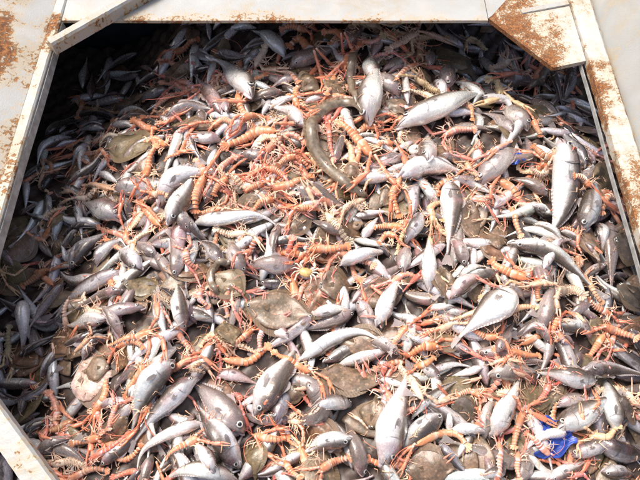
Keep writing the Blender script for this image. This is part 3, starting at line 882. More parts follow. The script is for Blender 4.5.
# ------------------------------------------------------------------ shared meshes for the small rigid pieces
def eye_mesh():
    ns = 12; V = []; F = []; mi = []
    prof = [(1.0, -.15), (.98, .08), (.86, .22), (.74, .30), (.52, .36), (.46, .37), (.25, .44)]
    for r, h in prof: V += [(r * math.cos(2 * math.pi * j / ns), r * math.sin(2 * math.pi * j / ns), h) for j in range(ns)]
    V.append((0, 0, .47)); c = len(V) - 1
    for i in range(len(prof) - 1):
        for j in range(ns):
            a, b = i * ns + j, i * ns + (j + 1) % ns; F.append((a, b, b + ns, a + ns)); mi.append(2 if i < 2 else 1 if i < 4 else 0)
    o = (len(prof) - 1) * ns
    for j in range(ns): F.append((o + j, o + (j + 1) % ns, c)); mi.append(0)
    return mesh_from('eye', V, F, [M_PUP, M_IRIS, M_IRISRIM], mi=mi)
def cap_ring(prof, ns, f):
    """prof: (x, ry, rz, zc); f(theta) -> (y, z) unit section"""
    V = []; uv = []
    xs = [p[0] for p in prof]; x0, x1 = min(xs), max(xs)
    for (x, ry, rz, zc) in prof:
        for j in range(ns):
            th = 2 * math.pi * j / ns; y, z = f(th); V.append((x, ry * y, zc + rz * z)); uv.append(((x - x0) / (x1 - x0 + 1e-9), .5 + .5 * math.sin(th)))
    return np.array(V), ring_faces(len(prof), ns), uv
circ = lambda th: (math.cos(th), math.sin(th))
def boxy(th):
    c, s = math.cos(th), math.sin(th); return (math.copysign(abs(c) ** .7, c), math.copysign(abs(s) ** .8, s))
def jaw_mesh():
    V, F, uv = cap_ring([(-.1, .10, .10, 0), (.1, .30, .22, 0), (.5, .42, .34, 0), (1, .40, .42, 0)], 10, circ)
    return mesh_from('jaw', V, F, M_JAW, uv)
def carapace_mesh(seed):
    r = random.Random(seed)
    pr = [(0, .40, .40, 0), (.06, .47, .46, 0), (.30, .50, .52, 0), (.40, .47, .49, 0), (.43, .43, .45, 0), (.47, .46, .48, 0), (.66, .42, .42, 0), (.80, .30, .30, .03), (.88, .17, .16, .08), (1.0, .05, .06, .16), (1.22, .012, .015, .24)]
    V, F, uv = cap_ring(pr, 14, boxy)
    parts = [(V, F)]; uvs = list(uv)
    for sd in (-1, 1):      # small spines by the rostrum
        for x, y, z in ((.72, .16, .36), (.6, .30, .30), (.84, .09, .24)):
            v, f = tube([(x - .05, y * sd, z), (x + .07, y * sd * 1.1, z + .07)], [.03, .004], 5); parts.append((v, f)); uvs += [(.9, .9)] * len(v)
    V, F = join(parts); return mesh_from('carapace', V, F, M_SHELL, uvs)
def segment_mesh():
    """one ring of the tail: unit length along x, half width .5; the rear edge stands proud, side flaps point down"""
    pr = [(-.62, .505, .46, 0), (-.50, .53, .49, 0), (-.30, .52, .48, 0), (-.05, .50, .45, 0), (.1, .475, .42, 0), (.55, .44, .38, 0)]
    V, F, uv = cap_ring(pr, 14, lambda th: (math.cos(th), math.sin(th) if math.sin(th) > 0 else .72 * math.sin(th)))
    parts = [(V, F)]; uvs = list(uv)
    for sd in (-1, 1):
        v = np.array([(.30, .44 * sd, -.02), (-.35, .50 * sd, -.02), (-.30, .60 * sd, -.34), (-.05, .60 * sd, -.30), (.30, .40 * sd, -.06), (-.35, .44 * sd, -.08), (-.30, .55 * sd, -.36), (-.05, .55 * sd, -.33)])
        parts.append((v, [(0, 1, 2, 3), (7, 6, 5, 4), (0, 3, 7, 4), (2, 1, 5, 6), (3, 2, 6, 7)])); uvs += [(.02, .05)] * 8
        v, f = tube([(0, .25 * sd, -.28), (-.05, .30 * sd, -.5), (-.25, .26 * sd, -.68)], [.05, .05, .02], 5); parts.append((v, f)); uvs += [(.02, .1)] * len(v)
    # pale cross rib underneath
    v, f = tube([(-.05, -.45, -.18), (-.05, -.2, -.36), (-.05, .2, -.36), (-.05, .45, -.18)], [.05, .07, .07, .05], 5); parts.append((v, f)); uvs += [(.02, .05)] * len(v)
    V, F = join(parts); return mesh_from('tail_segment', V, F, M_SHELL, uvs)
def fan_mesh():
    V = []; F = []; uvs = []
    for k, (a, ln, wd) in enumerate(((0, 1, .34), (.42, 1.0, .36), (-.42, 1.0, .36), (.85, .9, .34), (-.85, .9, .34))):
        ca, sa = math.cos(a), math.sin(a); o = len(V); z0 = -.03 * abs(k - 0)
        for i in range(6):
            t = i / 5; w_ = wd * (.35 + .65 * math.sin(min(1, t * 1.25) * math.pi * .5)) * (1 - .35 * max(0, t - .8) / .2)
            for s_, h in ((-1, 0), (0, .10 * (1 - t * .6)), (1, 0)):
                x, y = -t * ln, s_ * w_ * .5; V.append((x * ca - y * sa, x * sa + y * ca, z0 + h)); uvs.append((1 - t * .95, .6 + .2 * h))
        top = len(V)
        for i in range(6):
            for m in range(3):
                q = V[o + i * 3 + m]; V.append((q[0], q[1], q[2] - .05)); uvs.append((.05, .1))
        for i in range(5):
            for m in range(2):
                a0 = o + i * 3 + m; F.append((a0, a0 + 3, a0 + 4, a0 + 1)); b0_ = top + i * 3 + m; F.append((b0_, b0_ + 1, b0_ + 4, b0_ + 3))
            for m in (0, 2):
                a0 = o + i * 3 + m; b0_ = top + i * 3 + m; F.append((a0, b0_, b0_ + 3, a0 + 3))
        F.append((o + 15, top + 15, top + 16, o + 16)); F.append((o + 16, top + 16, top + 17, o + 17))
    return mesh_from('tail_fan', V, F, M_SHELL, uvs)
def arm_mesh():
    V, F, uv = cap_ring([(0, .10, .10, 0), (.1, .11, .11, 0), (.22, .09, .09, 0), (.26, .075, .075, 0), (.3, .11, .11, 0), (.62, .15, .15, 0), (.66, .10, .10, 0), (.72, .15, .15, 0), (.95, .19, .17, 0), (1.0, .12, .12, 0)], 8, boxy)
    parts = [(V, F)]; uvs = list(uv)
    for x in (.4, .55, .8, .9):
        v, f = tube([(x, .1, .06), (x + .04, .24, .10)], [.03, .004], 4); parts.append((v, f)); uvs += [(.5, .9)] * len(v)
    V, F = join(parts); return mesh_from('claw_arm', V, F, M_CLAW, uvs)
def claw_mesh(op):
    """unit length: ridged palm, long fixed and movable fingers"""
    V, F, uv = cap_ring([(0, .04, .04, 0), (.04, .055, .05, 0), (.14, .085, .07, 0), (.34, .10, .075, 0), (.50, .095, .07, 0), (.53, .08, .06, 0)], 10, boxy)
    parts = [(V, F)]; uvs = [(u * .5 + .3, v) for u, v in uv]
    def finger(y0, y1, y2, r0):
        pts = [(.50, y0, 0), (.62, y0 * 1.15 + y1 * .3, .005), (.78, y1, .008), (.92, y1 * .7 + y2 * .3, .0), (1.0, y2, -.01)]
        v, f = tube(pts, [r0, r0 * .92, r0 * .7, r0 * .42, r0 * .08], 8); n = len(v)
        return (v, f), [(.55 + .3 * (q[0] - .5), .35 + 8 * q[2]) for q in v]
    for a in (finger(.045, .05 + op * .4, .02 + op * .3, .048), finger(-.045, -.06 - op, -.025 - op * 1.1, .042)):
        parts.append(a[0]); uvs += a[1]
    for k in range(7):
        x = .12 + .055 * k
        for sd in (-1, 1):
            v, f = tube([(x, .088 * sd, .03), (x + .02, .115 * sd, .045)], [.012, .002], 4); parts.append((v, f)); uvs += [(.5, .95)] * len(v)
    for k in range(6):
        x = .56 + .055 * k; v, f = tube([(x, .015, .01), (x, .0, .012)], [.014, .006], 4); parts.append((v, f)); uvs += [(.5, .0)] * len(v)
    V, F = join(parts); return mesh_from('claw', V, F, M_CLAW, uvs)
def legs_mesh(seed):
    r = random.Random(seed); parts = []
    for sd in (-1, 1):
        for k in range(5):
            x = .15 + .15 * k; a = r.uniform(-.7, .5) + (.5 - k * .12); b = a + r.uniform(-1.1, .9); l1 = r.uniform(.5, .75); l2 = r.uniform(.45, .8)
            p0 = np.array([x, .36 * sd, -.12]); p1 = p0 + np.array([math.cos(1.57 - a) * l1, math.sin(1.57 - a) * l1 * sd, r.uniform(.0, .22)])
            p2 = p1 + np.array([math.cos(1.57 - b) * l2, math.sin(1.57 - b) * l2 * sd, r.uniform(-.32, -.08)])
            parts.append(tube([p0, (p0 + p1) / 2 + (0, 0, .05), p1, (p1 + p2) / 2, p2], [.050, .045, .042, .032, .012], 5))
    V, F = join(parts); return mesh_from('walking_legs', V, F, M_LEG)
def antenna_mesh(seed):
    r = random.Random(seed); p = np.array([0., 0, 0]); a = 0; P = [p.copy()]; c = r.uniform(-.16, .16)
    for k in range(14):
        a += c + r.uniform(-.12, .12); p = p + np.array([math.cos(a), math.sin(a), 0]) / 14; P.append(p.copy())
    V, F = tube(P, np.linspace(.012, .004, 15), 4); return mesh_from('antenna', V, F, M_ANT)
E_EYE = eye_mesh(); E_JAW = jaw_mesh(); E_CAR = [carapace_mesh(k) for k in range(2)]; E_SEG = segment_mesh(); E_FAN = fan_mesh()
E_ARM = arm_mesh(); E_CLAW = [claw_mesh(o) for o in (.0, .03, .075)]; E_LEGS = [legs_mesh(k) for k in range(7)]; E_ANT = [antenna_mesh(k) for k in range(6)]
_v, _f, _u = cap_ring([(-1, .1, .1, 0), (-.8, .6, .6, 0), (-.3, .95, .95, 0), (.3, .95, .95, 0), (.8, .6, .6, 0), (1, .1, .1, 0)], 10, circ)
E_BEAD = mesh_from('eye', _v, _f, M_BLACK)
_v, _f, _u = cap_ring([(0, .05, .05, 0), (.2, .45, .3, 0), (.6, .5, .35, 0), (1, .3, .2, 0)], 8, circ)
E_MOUTH = mesh_from('mouth', _v, _f, M_MOUTH)

# ------------------------------------------------------------------ builders
def fin_sheet(base, out, nrm, amp, rows=3):
    """ribbed membrane between two polylines"""
    n = len(base); V = []; uv = []
    for j in range(rows):
        f = j / (rows - 1)
        for i in range(n):
            V.append(base[i] * (1 - f) + out[i] * f + nrm[i] * amp * (1 if i % 2 else -1) * (.3 + f)); uv.append((i / (n - 1), f))
    F = [(j * n + i, j * n + i + 1, (j + 1) * n + i + 1, (j + 1) * n + i) for j in range(rows - 1) for i in range(n - 1)]
    return np.array(V), F, uv
def build_fish(it, root, loc):
    kind = it['kind']; P, z = it['P'], it['z']; n = len(P); C = np.column_stack([P, z]); T = np.gradient(C, axis=0); T /= np.linalg.norm(T, axis=1)[:, None]
    phi = it['tilt'] + it['roll']; S = np.column_stack([it['S'], np.zeros(n)]); Z = np.array([0, 0, 1.])
    B = S * math.cos(phi) + Z * math.sin(phi); B -= T * (B * T).sum(1)[:, None]; B /= np.linalg.norm(B, axis=1)[:, None]
    N = np.cross(T, B); N *= np.sign(N[:, 2].sum() if abs(phi) < 1.5 else 1)
    D, W = it['D'], it['W']; t = np.linspace(0, 1, n); ns = 18 if kind != 'eel' else 12
    it['er'] = rnd.uniform(.105, .145)
    th = 2 * np.pi * np.arange(ns) / ns; fd = np.cos(th); fn = np.sin(th)
    if kind == 'fish':
        g = 1 + .055 * np.exp(-((t - .20) / .035) ** 2) - .05 * np.exp(-((t - .262) / .02) ** 2)
        off = np.interp(t, [0, .12, .3, .45, .7, 1], [-.10, -.03, -.07, -.07, .03, .02]) * it['w'] / 2
    else: g = np.ones(n); off = np.zeros(n)
    fdd = np.sign(fd) * np.abs(fd) ** (1.0 if kind != 'flat' else 1.15)
    lump = 1 + nrng.normal(0, .018, (n, ns)); lump = (lump + np.roll(lump, 1, 0) + np.roll(lump, 1, 1)) / 3
    V = C[:, None, :] + B[:, None, :] * (fdd[None, :] * (D * g)[:, None] * lump + off[:, None])[..., None] + N[:, None, :] * (fn[None, :] * (W * g)[:, None] * lump)[..., None]
    if kind == 'flat':       # follow the pile a little
        pass
    uu = np.clip((fdd + .75) / .375 * 1, 0, 4); cr = it['cross']; ix = np.minimum(uu.astype(int), 3); fr = uu - ix
    V[:, :, 2] += (cr[ix] * (1 - fr)[:, None] + cr[ix + 1] * fr[:, None]).T * (.7 if kind == 'flat' else .3)
    surf = V.copy()
    V = V.reshape(-1, 3) - loc
    uv = np.stack([np.repeat(t, ns), np.tile(.5 + .5 * fd, n)], 1)
    mat = M_FISH if kind == 'fish' else M_FLAT if kind == 'flat' else M_EEL
    part('body', mesh_from('body', V, ring_faces(n, ns), mat, uv), root, it['tone'])
    Cl = C - loc; wv = it['w']; ft = tuple(min(1.3, .45 + .6 * k) for k in it['tone'][:3]) + (1,)
    if kind == 'flat' and it['style'] == 'w': ft = (1.6, 1.7, 2.0, 1)
    finmat = M_FIN if kind == 'fish' else M_FLATFIN
    if kind == 'fish' and wv > .025:      # gill cover, standing proud of the side
        sd_ = 1; k0, k1 = int(.10 * n), int(.235 * n) + 1; j0, j1 = (1, 7); rows_ = []; uvg = []
        ks = np.linspace(.10 * n, .225 * n, 6); js = np.linspace(.9, 6.6, 9) * ns / 18
        for a_, kf in enumerate(ks):
            for b_, jf in enumerate(js):
                kk = kf + (.9 * math.sin(math.pi * b_ / 8) if a_ == 5 else .6 * math.sin(math.pi * b_ / 8) * a_ / 5); i_ = int(kk); f_ = kk - i_; j_ = int(jf); h_ = jf - j_
                q = (surf[i_, j_] * (1 - h_) + surf[i_, (j_ + 1) % ns] * h_) * (1 - f_) + (surf[i_ + 1, j_] * (1 - h_) + surf[i_ + 1, (j_ + 1) % ns] * h_) * f_
                cc_ = C[i_] * (1 - f_) + C[i_ + 1] * f_; o_ = q - cc_; o_ /= np.linalg.norm(o_) + 1e-9
                lift_ = wv * (.002 + .030 * (a_ / 5) ** 1.5 * math.sin(math.pi * min(1, max(0, b_ / 8))) ** .4 if 0 < b_ < 8 else -.01)
                rows_.append(q + o_ * lift_ - loc); uvg.append((kk / n, .5 + .5 * math.cos(2 * math.pi * jf / ns)))
        Vg = np.array(rows_); Fg = [(a * 9 + b, a * 9 + b + 1, (a + 1) * 9 + b + 1, (a + 1) * 9 + b) for a in range(5) for b in range(8)]
        part('gill_cover', mesh_from('gill_cover', Vg, Fg, mat, np.array(uvg)), root, it['tone'])
    # eyes
    ti = .105 if kind == 'fish' else .09 if kind == 'flat' else .045
    def at(tt): 
        k = tt * (n - 1); i = int(k); f = k - i; q = lambda A: A[i] * (1 - f) + A[min(i + 1, n - 1)] * f
        return q(Cl), q(T), q(B), q(N), q(D), q(W)
    if kind == 'fish':
        for sd in ((1, -1) if it['roll'] < -.75 or it['roll'] > .8 else (1,)):
            p, Tt, Bb, Nn, d_, w_ = at(ti); dirn = (Nn * sd * .97 + Bb * .22); dirn /= np.linalg.norm(dirn)
            q = p + Bb * (d_ * .26) + Nn * sd * w_ * .90
            r = wv * it['er']; part('eye', E_EYE, root, it['tone'], frame(q, Tt, dirn, (r, r, r)))
        p, Tt, Bb, Nn, d_, w_ = at(.0); 
        r = wv * .30; p2, *_x = at(.075)
        part('jaw', E_JAW, root, tuple(it['tone'][:3]) + (1,), frame(p - Bb * wv * .10 - Tt * wv * .03, (p2 - p) - Bb * wv * (.03 + .10 * (rnd.random() < .35)), Nn, (r * 1.2, r * .9, r * .62)))
        kk_ = np.linspace(0, rnd.uniform(1.7, 2.5), 6); wd_ = rnd.uniform(.25, .75) * (1.8 if rnd.random() < .2 else 1); rows_ = []
        for a_, kf in enumerate(kk_):
            i_ = int(kf); f_ = kf - i_; cc_ = C[i_] * (1 - f_) + C[i_ + 1] * f_
            for e_ in (-1, 0, 1):
                jf = (5.6 - .25 * a_ / 5 + e_ * .5 * wd_ * (1 - (a_ / 5) ** 2)) * ns / 18; j_ = int(jf); h_ = jf - j_
                q = (surf[i_, j_] * (1 - h_) + surf[i_, j_ + 1] * h_) * (1 - f_) + (surf[i_ + 1, j_] * (1 - h_) + surf[i_ + 1, j_ + 1] * h_) * f_
                o_ = q - cc_; o_ /= np.linalg.norm(o_) + 1e-9; rows_.append(q + o_ * wv * (.012 if e_ else .005) - loc)
        part('mouth', mesh_from('mouth', np.array(rows_), [(a * 3 + b, a * 3 + b + 1, a * 3 + b + 4, a * 3 + b + 3) for a in range(5) for b in range(2)], M_MOUTH), root)
    elif kind == 'flat':
        for k, o_ in ((.075, .10), (.10, -.16)):
            p, Tt, Bb, Nn, d_, w_ = at(k); r = wv * .045; part('eye', E_EYE, root, it['tone'], frame(p + Bb * d_ * o_ * 2 + Nn * w_ * .93, Tt, Nn, (r, r, r * 1.4)))
    else:
        p, Tt, Bb, Nn, d_, w_ = at(ti); r = wv * .14; part('eye', E_EYE, root, it['tone'], frame(p + Nn * w_ * .82 + Bb * d_ * .4, Tt, Nn + Bb * .5, (r, r, r)))
    # fins
    def strip(name, t0, t1, h, side, lean=.5, m=13, prof=None):
        tt = np.linspace(t0, t1, m); I = lambda A: np.stack([np.interp(tt, t, A[:, k]) for k in range(3)], 1)
        Cb, Tb, Bb, Nb = I(Cl), I(T), I(B), I(N); Db = np.interp(tt, t, D); ob = np.interp(tt, t, off)
        base = Cb + Bb * ((Db * .93) * side + ob)[:, None]; s = np.linspace(0, 1, m)
        hh = h * (prof(s) if prof else np.minimum(1, s * 7) * (1 - s) ** .6 * (1 + .04 * nrng.normal(size=m)))
        out = base + Bb * (side * (hh + Db * .07))[:, None] + Tb * (hh * lean)[:, None] - Nb * (hh * rnd.uniform(0, .5))[:, None]
        V, F, uv = fin_sheet(base, out, Nb, wv * .0015); part(name, mesh_from(name, V, F, finmat, uv), root, ft)
    if kind == 'fish':
        strip('dorsal_fin', .30, .46, wv * .15, 1, 1.5); strip('dorsal_fin', .50, .88, wv * .085, 1, 1.5, 15)
        strip('anal_fin', .44, .88, wv * .05, -1, 1.5, 15)
        # pectoral fin laid back on the upper side
        p, Tt, Bb, Nn, d_, w_ = at(.265); m = 9; a = np.linspace(-.16, .14, m) + rnd.uniform(-.25, .1); ln = wv * rnd.uniform(.42, .56) * (1 - .35 * np.abs(np.linspace(-1, 1, m)) ** 2)
        b0 = p - Bb * d_ * .12 + Nn * w_ * .90; base = b0 + Bb * np.linspace(-.045, .045, m)[:, None] * wv
        out = base + (Tt * np.cos(a)[:, None] + Bb * np.sin(a)[:, None]) * ln[:, None] + Nn * (wv * .05)
        V, F, uv = fin_sheet(base, out, np.tile(Nn, (m, 1)), wv * .006); part('pectoral_fin', mesh_from('pectoral_fin', V, F, finmat, uv), root, tuple(.62 * k for k in ft[:3]) + (1,))
    elif kind == 'flat':
        pf = lambda s: np.sin(np.clip(s, 0, 1) * math.pi) ** .6 * (1 + .03 * nrng.normal(size=len(s)))
        strip('dorsal_fin', .06, .95, wv * .14, 1, .35, 37, pf); strip('anal_fin', .20, .95, wv * .14, -1, .35, 33, pf)
        p, Tt, Bb, Nn, d_, w_ = at(.24); m = 7; a = np.linspace(-.3, .3, m); b0 = p + Nn * w_ * .95; base = np.tile(b0, (m, 1)) + Bb * np.linspace(-.02, .02, m)[:, None] * wv
        out = base + (Tt * np.cos(a)[:, None] + Bb * np.sin(a)[:, None]) * wv * .22 + Nn * wv * .02
        V, F, uv = fin_sheet(base, out, np.tile(Nn, (m, 1)), wv * .004); part('pectoral_fin', mesh_from('pectoral_fin', V, F, finmat, uv), root, ft)
    else:
        strip('dorsal_fin', .15, .99, wv * .22, 1, .5, 41, lambda s: np.minimum(1, s * 8) * np.minimum(1, (1 - s) * 8 + .2)); return
    m = 13; e = Cl[-1]; tl = it['L'] * (.15 if kind == 'fish' else .12); sp = .42 if kind == 'fish' else .30
    a = np.linspace(-sp, sp, m); k = 1 - (.16 * (1 - np.abs(a) / sp)) if kind == 'fish' else 1 - .12 * (a / sp) ** 2
    zt = float(hs(*(it['tail']))) + .004 - loc[2]; dz = np.clip((zt - e[2]) / tl, -.6, .45)
    Tt = T[-1].copy(); Tt[2] = .3 * Tt[2] + .7 * dz; Tt /= np.linalg.norm(Tt); Bt = B[-1]; Nt = N[-1]
    base = e - Tt * tl * .12 + Bt * (D[-1] * np.linspace(-.95, .95, m))[:, None]
    out = e + (Tt * np.cos(a)[:, None] + Bt * np.sin(a)[:, None]) * (tl * k * (1 + .04 * nrng.normal(size=m)))[:, None]
    V, F, uv = fin_sheet(base, out, np.tile(Nt, (m, 1)), wv * .008, 4); part('tail_fin', mesh_from('tail_fin', V, F, finmat, uv), root, ft)

def build_claw(c3, w, root, tone, nrm):
    """c3: points of one claw limb in 3-D: ..., elbow, tip"""
    for k in range(len(c3) - 2):
        d = c3[k + 1] - c3[k]; L = np.linalg.norm(d)
        if L < 1e-4: continue
        part('claw_arm', E_ARM, root, tone, frame(c3[k], d, nrm, (L * 1.03, w * 1.35, w * 1.25)))
    d = c3[-1] - c3[-2]; L = np.linalg.norm(d); s = max(L * .92, w * 2.2)
    part('claw', rnd.choice(E_CLAW), root, tone, frame(c3[-2], d, nrm, (L, min(s, w * 4.4), min(s, w * 4.2))))
def build_lang(it, root, loc):
    P, z = it['P'], it['z']; n = len(P); C = np.column_stack([P, z]) - loc; T = np.gradient(C, axis=0); T /= np.linalg.norm(T, axis=1)[:, None]
    S = np.column_stack([it['S'], np.zeros(n)]); phi = it['tilt'] + rnd.uniform(-.35, .35) + (math.pi * rnd.choice((.78, 1, 1.2)) if it['flip'] else 0)
    N = np.array([0, 0, 1.]) * math.cos(phi) - S * math.sin(phi)
    tn = it['tone']; w_ = it['w']
    def at(f):
        k = min(f * (n - 1), n - 1.001); i = int(k); g = k - i; return C[i] * (1 - g) + C[i + 1] * g, T[i] * (1 - g) + T[i + 1] * g, N[i]
    L = it['L']; f0, f1, f2 = .13, .60, 1.0
    p, t_, nn = at(f0); p0, _, _ = at(0.0); part('tail_fan', E_FAN, root, tn, frame(p, p - p0 + t_ * .002, nn, (L * .15, w_ * .85, w_ * .7)))
    for k in range(6):
        f = f0 + (f1 - f0) * (k + .5) / 6; p, t_, nn = at(f); ws = w_ * (.62 + .34 * (k / 5)); sl = L * (f1 - f0) / 6
        part('tail_segment', E_SEG, root, tn, frame(p, t_, nn, (sl * 1.08, ws, ws * .92)))
    p, t_, nn = at(f1 - .01); q, _, _ = at(.98); part('carapace', E_CAR[it['sd'] % 2], root, tn, frame(p, q - p, nn, (np.linalg.norm(q - p), w_ * 1.0, w_ * .95)))
    ax = (q - p) / np.linalg.norm(q - p); sv = np.cross(nn, ax); sv /= np.linalg.norm(sv); lc = np.linalg.norm(q - p)
    for sd in (-1, 1): part('eye', E_BEAD, root, (1, 1, 1, 1), frame(p + ax * lc * .86 + sv * sd * w_ * .17 + nn * w_ * .12, ax, nn, (w_ * .085,) * 3))
    if it['legs']: part('walking_legs', E_LEGS[it['sd'] % 7], root, tuple(min(1.3, .55 + .45 * x) for x in tn[:3]) + (1,), frame(p, ax, nn, (lc, w_ * 1.25, w_ * 1.25)), 'stuff')
    for c, zz in it['claws']:
        build_claw(np.column_stack([c, zz]) - loc, w_, root, tn, np.array([rnd.uniform(-.3, .3), rnd.uniform(-.3, .3), 1.]))
    for sd in (-1, 1):
        if rnd.random() < .8:
            st = p + ax * lc * .92 + sv * sd * w_ * .1; a = rnd.uniform(.05, .9) * sd; dr = ax * math.cos(a) + sv * math.sin(a); e = st + dr * L * .8
            zt = float(hs(e[0] + loc[0], e[1] + loc[1])) + .004 - loc[2]; e[2] = zt
            le = np.linalg.norm(e - st); part('antenna', rnd.choice(E_ANT), root, tn, frame(st, e - st, (0, 0, 1), (le, le, le)))

# ------------------------------------------------------------------ labels
LMK = []
def dirword(dx, dy):
    a = math.degrees(math.atan2(-dy, dx)) % 360
    return ['right', 'upper right', 'top', 'upper left', 'left', 'lower left', 'bottom', 'lower right'][int(((a + 22.5) % 360) // 45)]
def relword(dx, dy):
    a = math.degrees(math.atan2(-dy, dx)) % 360
    return ['right of', 'up and right of', 'above', 'up and left of', 'left of', 'down and left of', 'below', 'down and right of'][int(((a + 22.5) % 360) // 45)]
LOOK_F = dict(w='white-sided', b='white-bellied', m='smooth mauve', g='blue-grey', d='dark slate', p='pinkish', s='silvery', e='brown')
LOOK_FL = dict(o='olive-brown', b='brown', r='reddish-brown', d='slate-grey', w='white')
LOOK_L = dict(a='tan-orange', o='orange', O='bright orange', u='pale upturned', t='straw-tan', y='yellowish upturned', p='salmon-pink', r='dark red', d='dull brown', b='brown')
def mid_px(it):
    k = len(it['P']) // 2; return proj((it['P'][k][0], it['P'][k][1], it['z'][k]))
def head_px(it):
    i, j = (0, -1) if it['kind'] in ('fish', 'flat', 'eel') else (-1, 0)
    a = proj((*it['P'][i][:2], it['z'][i])); b = proj((*it['P'][j][:2], it['z'][j])); return a[0] - b[0], a[1] - b[1]
used = {}
def base_label(it, lv):
    x, y = mid_px(it); kd = it['kind']; st = it['meta'].get('st') or it.get('style'); hx, hy = head_px(it)
    look = {'fish': LOOK_F, 'eel': LOOK_F, 'flat': LOOK_FL}.get(kd, LOOK_L)[st]
    noun = {'fish': 'fish', 'eel': 'eel-like fish', 'flat': 'flatfish', 'lang': 'langoustine', 'claw': 'loose claw'}[kd]
    ls = sorted(LMK, key=lambda q: (q[0] - x) ** 2 + (q[1] - y) ** 2); lx, ly, ln = ls[lv % 3 if lv >= 3 else 0]
    d = math.hypot(x - lx, y - ly); far = 'just ' if d < 30 else '' if d < 60 else 'far '
    Lm = it['L']; sz = ''
    if lv >= 1: sz = {'fish': 'small ' if Lm < .17 else 'long ' if Lm > .25 else 'mid-sized ', 'flat': 'small ' if Lm < .13 else 'large ' if Lm > .17 else 'mid-sized ', 'lang': 'small ' if Lm < .105 else 'large ' if Lm > .14 else 'mid-sized '}.get(kd, 'short ' if Lm < .07 else 'long ')
    hw = ('tip' if kd == 'claw' else 'head') + ' to the ' + dirword(hx, hy)
    for q in (f"{sz}{look} {noun}, {hw}, {far}{relword(x - lx, y - ly)} the {ln}", f"{sz}{look} {noun}, {hw}, {relword(x - lx, y - ly)} {ln}", f"{sz}{look} {noun}, {hw}, {relword(x - lx, y - ly).replace(' and ', '-')} {ln}"):
        if len(q.split()) <= (16 if lv < 5 else 14): break
    return q
def label_for(it):
    return short_label(it)
def _label_for(it):
    if 'label' in it['meta']: lab = it['meta']['label']; used[lab] = 1; return lab
    for lv in range(6):
        lab = base_label(it, lv)
        if lab not in used: used[lab] = 1; return lab
    x, y = mid_px(it); b = lab
    for o_ in ('second', 'third', 'fourth', 'fifth', 'sixth', 'seventh', 'eighth'):
        lab = f'{o_} such {b}'
        if lab not in used: used[lab] = 1; return lab
    return lab

def short_label(it):
    lab = _label_for(it)
    if len(lab.split()) > 16:
        lab = lab.replace(' the ', ' ').replace(' and ', '-').replace('mid-sized ', '').replace('such ', '')
        lab = ' '.join(lab.split()[:16])
    return lab
CATN = dict(fish=('silver_fish', 'fish', 'round fish of the catch'), flat=('flatfish', 'flatfish', 'flatfish of the catch'), eel=('eel_like_fish', 'fish', 'eel-like fish of the catch'),
            lang=('langoustine', 'langoustine', 'langoustines of the catch'), claw=('langoustine_claw', 'claw', 'loose claws strewn over the catch'))
for i in keep:
    if 'lm' in ITEMS[i]['meta']: x, y = mid_px(ITEMS[i]); LMK.append((x, y, ITEMS[i]['meta']['lm']))
LMK += [(306, 277, 'yellow crab'), (556, 440, 'blue plastic'), (560, 60, 'rusty corner plate'), (625, 170, 'flaking right rim'), (14, 200, 'left rim'), (200, 22, 'back deck edge'), (450, 22, 'back deck edge'),
        (26, 440, 'near white brace'), (95, 28, 'far white brace'), (356, 226, 'round tan whelk'), (415, 151, 'pale round shell'), (40, 250, 'left rim'), (60, 130, 'left rim'), (632, 300, 'right rim'), (634, 400, 'right rim')]
for n_, i in enumerate(keep):
    it = ITEMS[i]; it['sd'] = rnd.randrange(1000); nm, cat, grp = CATN[it['kind']]; P, z = it['P'], it['z']; m = len(P) // 2
    loc = np.array([P[m][0], P[m][1], float(z[m]) - (float(np.max(it['W'])) if 'W' in it else it['w'] * .4)])
    root = thing(nm, tuple(loc), label_for(it), cat, grp)
    if it['kind'] in ('fish', 'flat', 'eel'): build_fish(it, root, loc)
    elif it['kind'] == 'lang': build_lang(it, root, loc)
    else:
        build_claw(np.column_stack([it['c'], it['zz']]) - loc, it['w'] * 1.25, root, it['tone'], np.array([rnd.uniform(-.4, .4), rnd.uniform(-.4, .4), 1.]))

